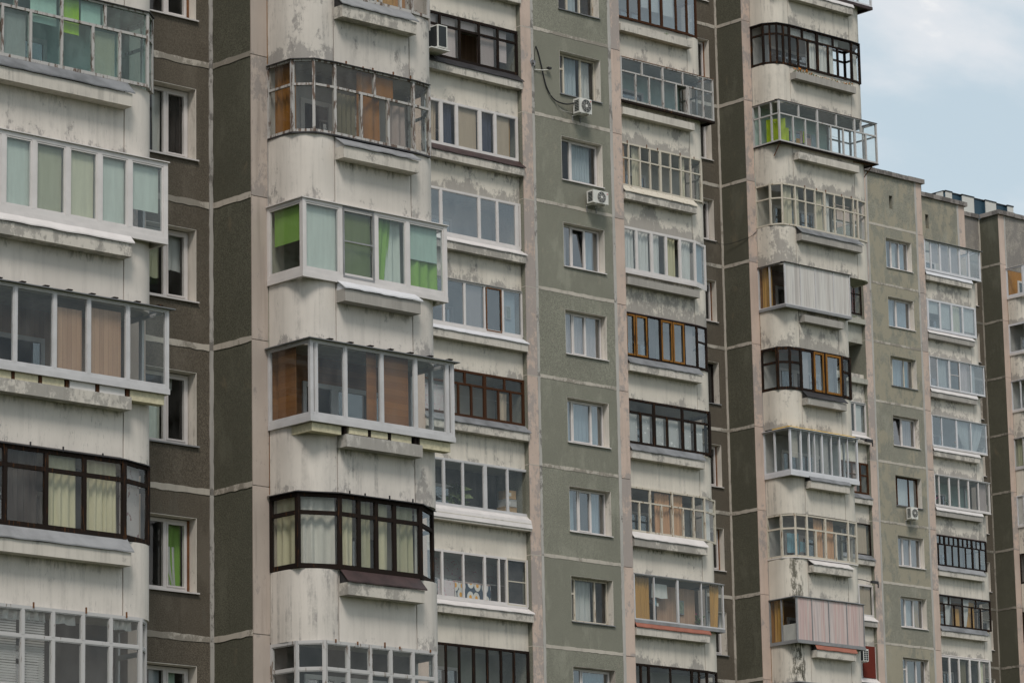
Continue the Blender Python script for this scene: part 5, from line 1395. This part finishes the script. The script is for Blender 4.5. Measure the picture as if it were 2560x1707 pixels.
def blossom(pts, r):
    m = MB()
    for (x, y, z) in pts:
        b = len(m.v)
        m.v += [(x, y, z + r), (x + r, y, z), (x, y + r, z), (x - r, y, z), (x, y - r, z), (x, y, z - r)]
        m.f += [(b, b + 1, b + 2), (b, b + 2, b + 3), (b, b + 3, b + 4), (b, b + 4, b + 1), (b + 5, b + 2, b + 1), (b + 5, b + 3, b + 2), (b + 5, b + 4, b + 3), (b + 5, b + 1, b + 4)]
    return m


def plant(loc, label, cat, leaves, flowers=None, fmat='petal_orange', lmat='leaf_green', group=None, pot=None, name='potted_plant'):
    t = tag(empty(name, loc), label, cat, group)
    leaves.build('foliage', lmat, t)
    if flowers:
        for p_ in flowers:
            blossom([p_[:3]], p_[3]).build('blossom', fmat, t)
    if pot:
        m = MB()
        r, h = pot
        n = 12
        for k in range(n):
            a = 2 * math.pi * k / n
            m.v += [(r * .75 * math.cos(a), r * .75 * math.sin(a), -h), (r * math.cos(a), r * math.sin(a), 0)]
        for k in range(n):
            k2 = (k + 1) % n
            m.f.append((2 * k, 2 * k2, 2 * k2 + 1, 2 * k + 1))
        m.f += [tuple(2 * k for k in range(n))[::-1], tuple(2 * k + 1 for k in range(n))]
        m.build('pot', 'terracotta', t)
    return t


rr_ = random.Random(5)
for i in range(17):
    u = 12.42 + i * 0.172
    z = zf(2, 0) + 0.85
    big = 1.35 if i in (1, 2, 3) else 1.0 if i < 6 or i > 14 else 0.75
    fl = [(rr_.uniform(-.07, .07), rr_.uniform(-.05, .05), rr_.uniform(.12, .2) * big, .028 * big) for _ in range(3 if big > .8 else 2)]
    plant((Q[2][0] + u, Q[2][1] + 0.36, z), 'orange marigold plant growing in the open balcony trough', 'marigold', leaf_cluster(46, .10, .08, .15 * big, .06, i), fl, group='marigolds in the balcony trough', name='marigold')
plant((Q[2][0] + 5.95, Q[2][1] + 0.03, zf(2, 0) + 0.87), 'small green weed sprouting from a balcony trough', 'weed', leaf_cluster(40, .09, .06, .08, .06, 77), name='weed')
plant((Q[2][0] - 2.75, Q[2][1] + 0.75, zf(2, 6) + 1.30), 'tall strappy leaved plant behind sliding balcony glass', 'plant', leaf_cluster(70, .10, .10, .75, .42, 31, 0.0, 0.5), lmat='leaf_pale', pot=(.14, .24))
plant((Q[2][0] - 3.35, Q[2][1] + 0.55, zf(2, 6) + 1.22), 'small leafy pot plant left of the tall strappy plant', 'plant', leaf_cluster(60, .12, .10, .28, .10, 32), pot=(.10, .16))
plant((Q[2][0] - 3.45, Q[2][1] + 1.0, zf(2, 8) + 1.2), 'bright green plant at the bottom behind brown mullions', 'plant', leaf_cluster(80, .16, .14, .3, .14, 33), lmat='leaf_pale', pot=(.12, .2))
plant((Q[3][0] + 4.55, Q[3][1] + 0.45, zf(3, 5) + 1.28), 'pink geranium in the mint green farthest block balcony', 'plant', leaf_cluster(60, .16, .14, .22, .10, 34), [(-.1, 0, .3, .06), (.05, 0, .38, .06), (.15, .0, .25, .05)], 'petal_pink', pot=(.12, .18))
plant((Q[3][0] + 5.25, Q[3][1] + 0.40, zf(3, 5) + 1.28), 'bushy green pot plant in the mint green balcony', 'plant', leaf_cluster(90, .2, .16, .3, .11, 35), pot=(.12, .18))
plant((Q[3][0] + 5.85, Q[3][1] + 0.35, zf(3, 4) + 1.28), 'pink and orange flowers beside tied back net curtains', 'plant', leaf_cluster(40, .12, .1, .15, .09, 36), [(.0, 0, .3, .07), (.1, 0, .32, .06)], pot=(.10, .14))
plant((Q[2][0] + 7.05, Q[2][1] + 0.35, zf(2, 7) + 1.25), 'dark orchid behind the right pane above orange metal', 'plant', leaf_cluster(50, .14, .12, .3, .12, 37), [(-.15, 0, .36, .03), (.14, 0, .42, .03)], 'petal_pink', pot=(.09, .14))
plant((Q[3][0] - 1.25, Q[3][1] + 0.06, zf(3, 2) + 0.87), 'bright green weeds in the trough by dark sliver glazing', 'weed', leaf_cluster(60, .28, .06, .12, .09, 38), lmat='leaf_pale', name='weed')
plant((Q[1][0] + 14.55, Q[1][1] + 0.62, zf(1, 0) + 1.24), 'terracotta flower pot behind the topmost nearest balcony pane', 'flower pot', leaf_cluster(14, .05, .05, .05, .06, 39), pot=(.11, .1), name='flower_pot')
plant((Q[3][0] + 11.8, Q[3][1] + 0.75, zf(3, 3) + 1.3), 'pink flowers behind the side panes at right edge', 'plant', leaf_cluster(60, .18, .16, .3, .1, 40), [(-.1, -.1, .3, .06), (.05, -.1, .25, .06)], 'petal_pink', pot=(.12, .2))

# ------------------------------------------------------------------ laundry and odds and ends inside the loggias
def hanging(b, j, P, Qp, z0, z1, mat, label, cat='laundry', folds=3.0, amp=0.02, name='laundry'):
    o = curtain_mesh(P, Qp, z0, z1, folds, amp).build(name, mat, None, (Q[b][0], Q[b][1], zf(b, j)), smooth=True)
    return tag(o, label, cat, 'washing hung in the loggias')


hanging(2, 1, (11.75, 1.15), (12.05, 0.55), 1.2, 2.1, 'cloth_lime', 'large lime yellow cloth hung in the corner balcony', folds=1.0, amp=.01)
hanging(2, 1, (12.0, .75), (12.42, .75), 1.2, 1.85, 'cloth_lime', 'lime yellow shirt hung beside the large lime cloth')
for (u0, u1, z0, z1, mt, lb) in ((12.42, 12.62, 1.3, 1.8, 'navy', 'dark navy garment hung in the clothes drying balcony'), (12.64, 12.85, 1.5, 1.95, 'teal', 'turquoise towel hung in the clothes drying balcony'), (12.87, 13.05, 1.2, 1.6, 'ochre', 'ochre garment low in the clothes drying balcony'),
                                 (13.07, 13.2, 1.45, 1.9, 'rose', 'rose garment hung in the clothes drying balcony'), (13.22, 13.36, 1.5, 1.9, 'lime', 'small lime garment right of the rose garment'), (13.38, 13.62, 1.2, 1.7, 'rose', 'wide rose blanket in the clothes drying balcony'), (13.64, 13.85, 1.4, 1.85, 'blue_grey', 'grey shirt rightmost in the clothes drying balcony')):
    hanging(2, 1, (u0, .85), (u1, .85), z0, z1, 'cloth_' + mt, lb)
hanging(2, 7, (-3.25, .42), (-1.8, .42), 1.16, 1.72, 'egg_print', 'navy cloth printed with fried eggs drying behind glass', folds=1.2, amp=.015)
hanging(2, 7, (-3.95, .40), (-3.28, .40), 1.16, 1.74, 'rose_print', 'pink sprigged cloth drying left of the egg print', folds=1.2, amp=.015)
hanging(2, 7, (-3.2, .55), (-1.72, .55), 1.5, 1.79, 'cloth_rose', 'pink cloth hung behind the egg print', folds=1.2, amp=.015)
hanging(2, 7, (-2.15, 1.2), (-1.8, 1.2), 1.8, 2.15, 'cloth_pinkish', 'pale bag hung high behind the egg print', folds=1.2, amp=.015)
t_ = hanging(2, 7, (5.10, .28), (5.17, .28), 1.7, 1.8, 'cloth_white', 'clothes peg bag beside the white towel', folds=1, amp=.005)
hanging(2, 7, (4.85, .22), (5.50, .22), 1.95, 2.40, 'cloth_white', 'white towel on the line above the orange metal cover', folds=1.0, amp=.02)
hanging(2, 7, (4.9, .26), (5.05, .26), 1.7, 1.98, 'cloth_blue', 'blue garment hung below the white towel', folds=2, amp=.01)
hanging(2, 6, (11.85, .95), (12.25, .80), 1.35, 2.0, 'cloth_blue', 'tilted checked blue pillow in the mouldy sided balcony', 'pillow', 0.8, .03, 'pillow')
hanging(2, 6, (12.3, .80), (12.62, .85), 1.4, 1.75, 'cloth_blue', 'second blue pillow right of the tilted pillow', 'pillow', 0.8, .03, 'pillow')
for (u0, u1, v0, z0, z1, mt, lb) in ((-1.02, -.62, .5, 1.72, 1.98, 'cardboard', 'cardboard box topmost of the stack behind sliding glass'), (-1.05, -.60, .5, 1.48, 1.70, 'wall_grey', 'grey plastic box second in the stack behind glass'), (-1.1, -.6, .5, 1.16, 1.46, 'cardboard', 'yellowish cardboard box lowest in the stack behind glass')):
    bx_ = tag(empty('storage_box', (Q[2][0], Q[2][1], zf(2, 6))), lb, 'box', 'boxes stacked in the loggia')
    MB().box(u0, u1, v0, v0 + .35, z0, z1 - .03).build('body', mt, bx_)
    MB().box(u0 - .008, u1 + .008, v0 - .008, v0 + .358, z1 - .029, z1).build('lid', mt, bx_)
    MB().box(u0 + .08, u0 + .2, v0 - .003, v0 - .001, (z0 + z1) / 2 - .05, (z0 + z1) / 2 + .05).build('paper_tag', 'white_panel', bx_)
bk = tag(empty('picture', (Q[2][0], Q[2][1], zf(2, 7))), 'small framed picture on the striped wall above orange metal', 'picture')
MB().box(6.15, 6.42, .395, .415, 1.55, 2.0).build('frame', 'zinc', bk)
MB().box(6.18, 6.39, .388, .392, 1.59, 1.96).build('print', 'picture_print', bk)
bk = tag(empty('picture', (Q[2][0], Q[2][1], zf(2, 4))), 'small grey picture behind the bluish right pane', 'picture')
MB().box(-1.13, -.92, .245, .262, 1.68, 2.1).build('frame', 'wall_grey', bk)
MB().box(-1.10, -.95, .240, .244, 1.71, 2.07).build('print', 'picture_print', bk)
for (j, z, u0, u1, b, v, lab) in ((7, 1.80, -4.2, -.6, 2, .5, 'clothes line above the egg print cloth'), (1, 1.97, 11.8, 15.2, 2, .85, 'clothes line in the clothes drying balcony'), (5, 2.0, -4.2, -.6, 2, .8, 'clothes line behind the brown wooden glazing')):
    o = MB().tube([(u0, v, z), ((u0 + u1) / 2, v, z - .03), (u1, v, z)], 0.006, 4).build('clothes_line', 'white_panel', None, (Q[b][0], Q[b][1], zf(b, j)))
    tag(o, lab, 'clothes line')

for l_, v_ in LABELS.items():
    n_ = len(l_.split())
    if (len(v_) > 1 and 'marigold' not in l_) or n_ < 4 or n_ > 16:
        print('LABEL CHECK', n_, l_, v_)
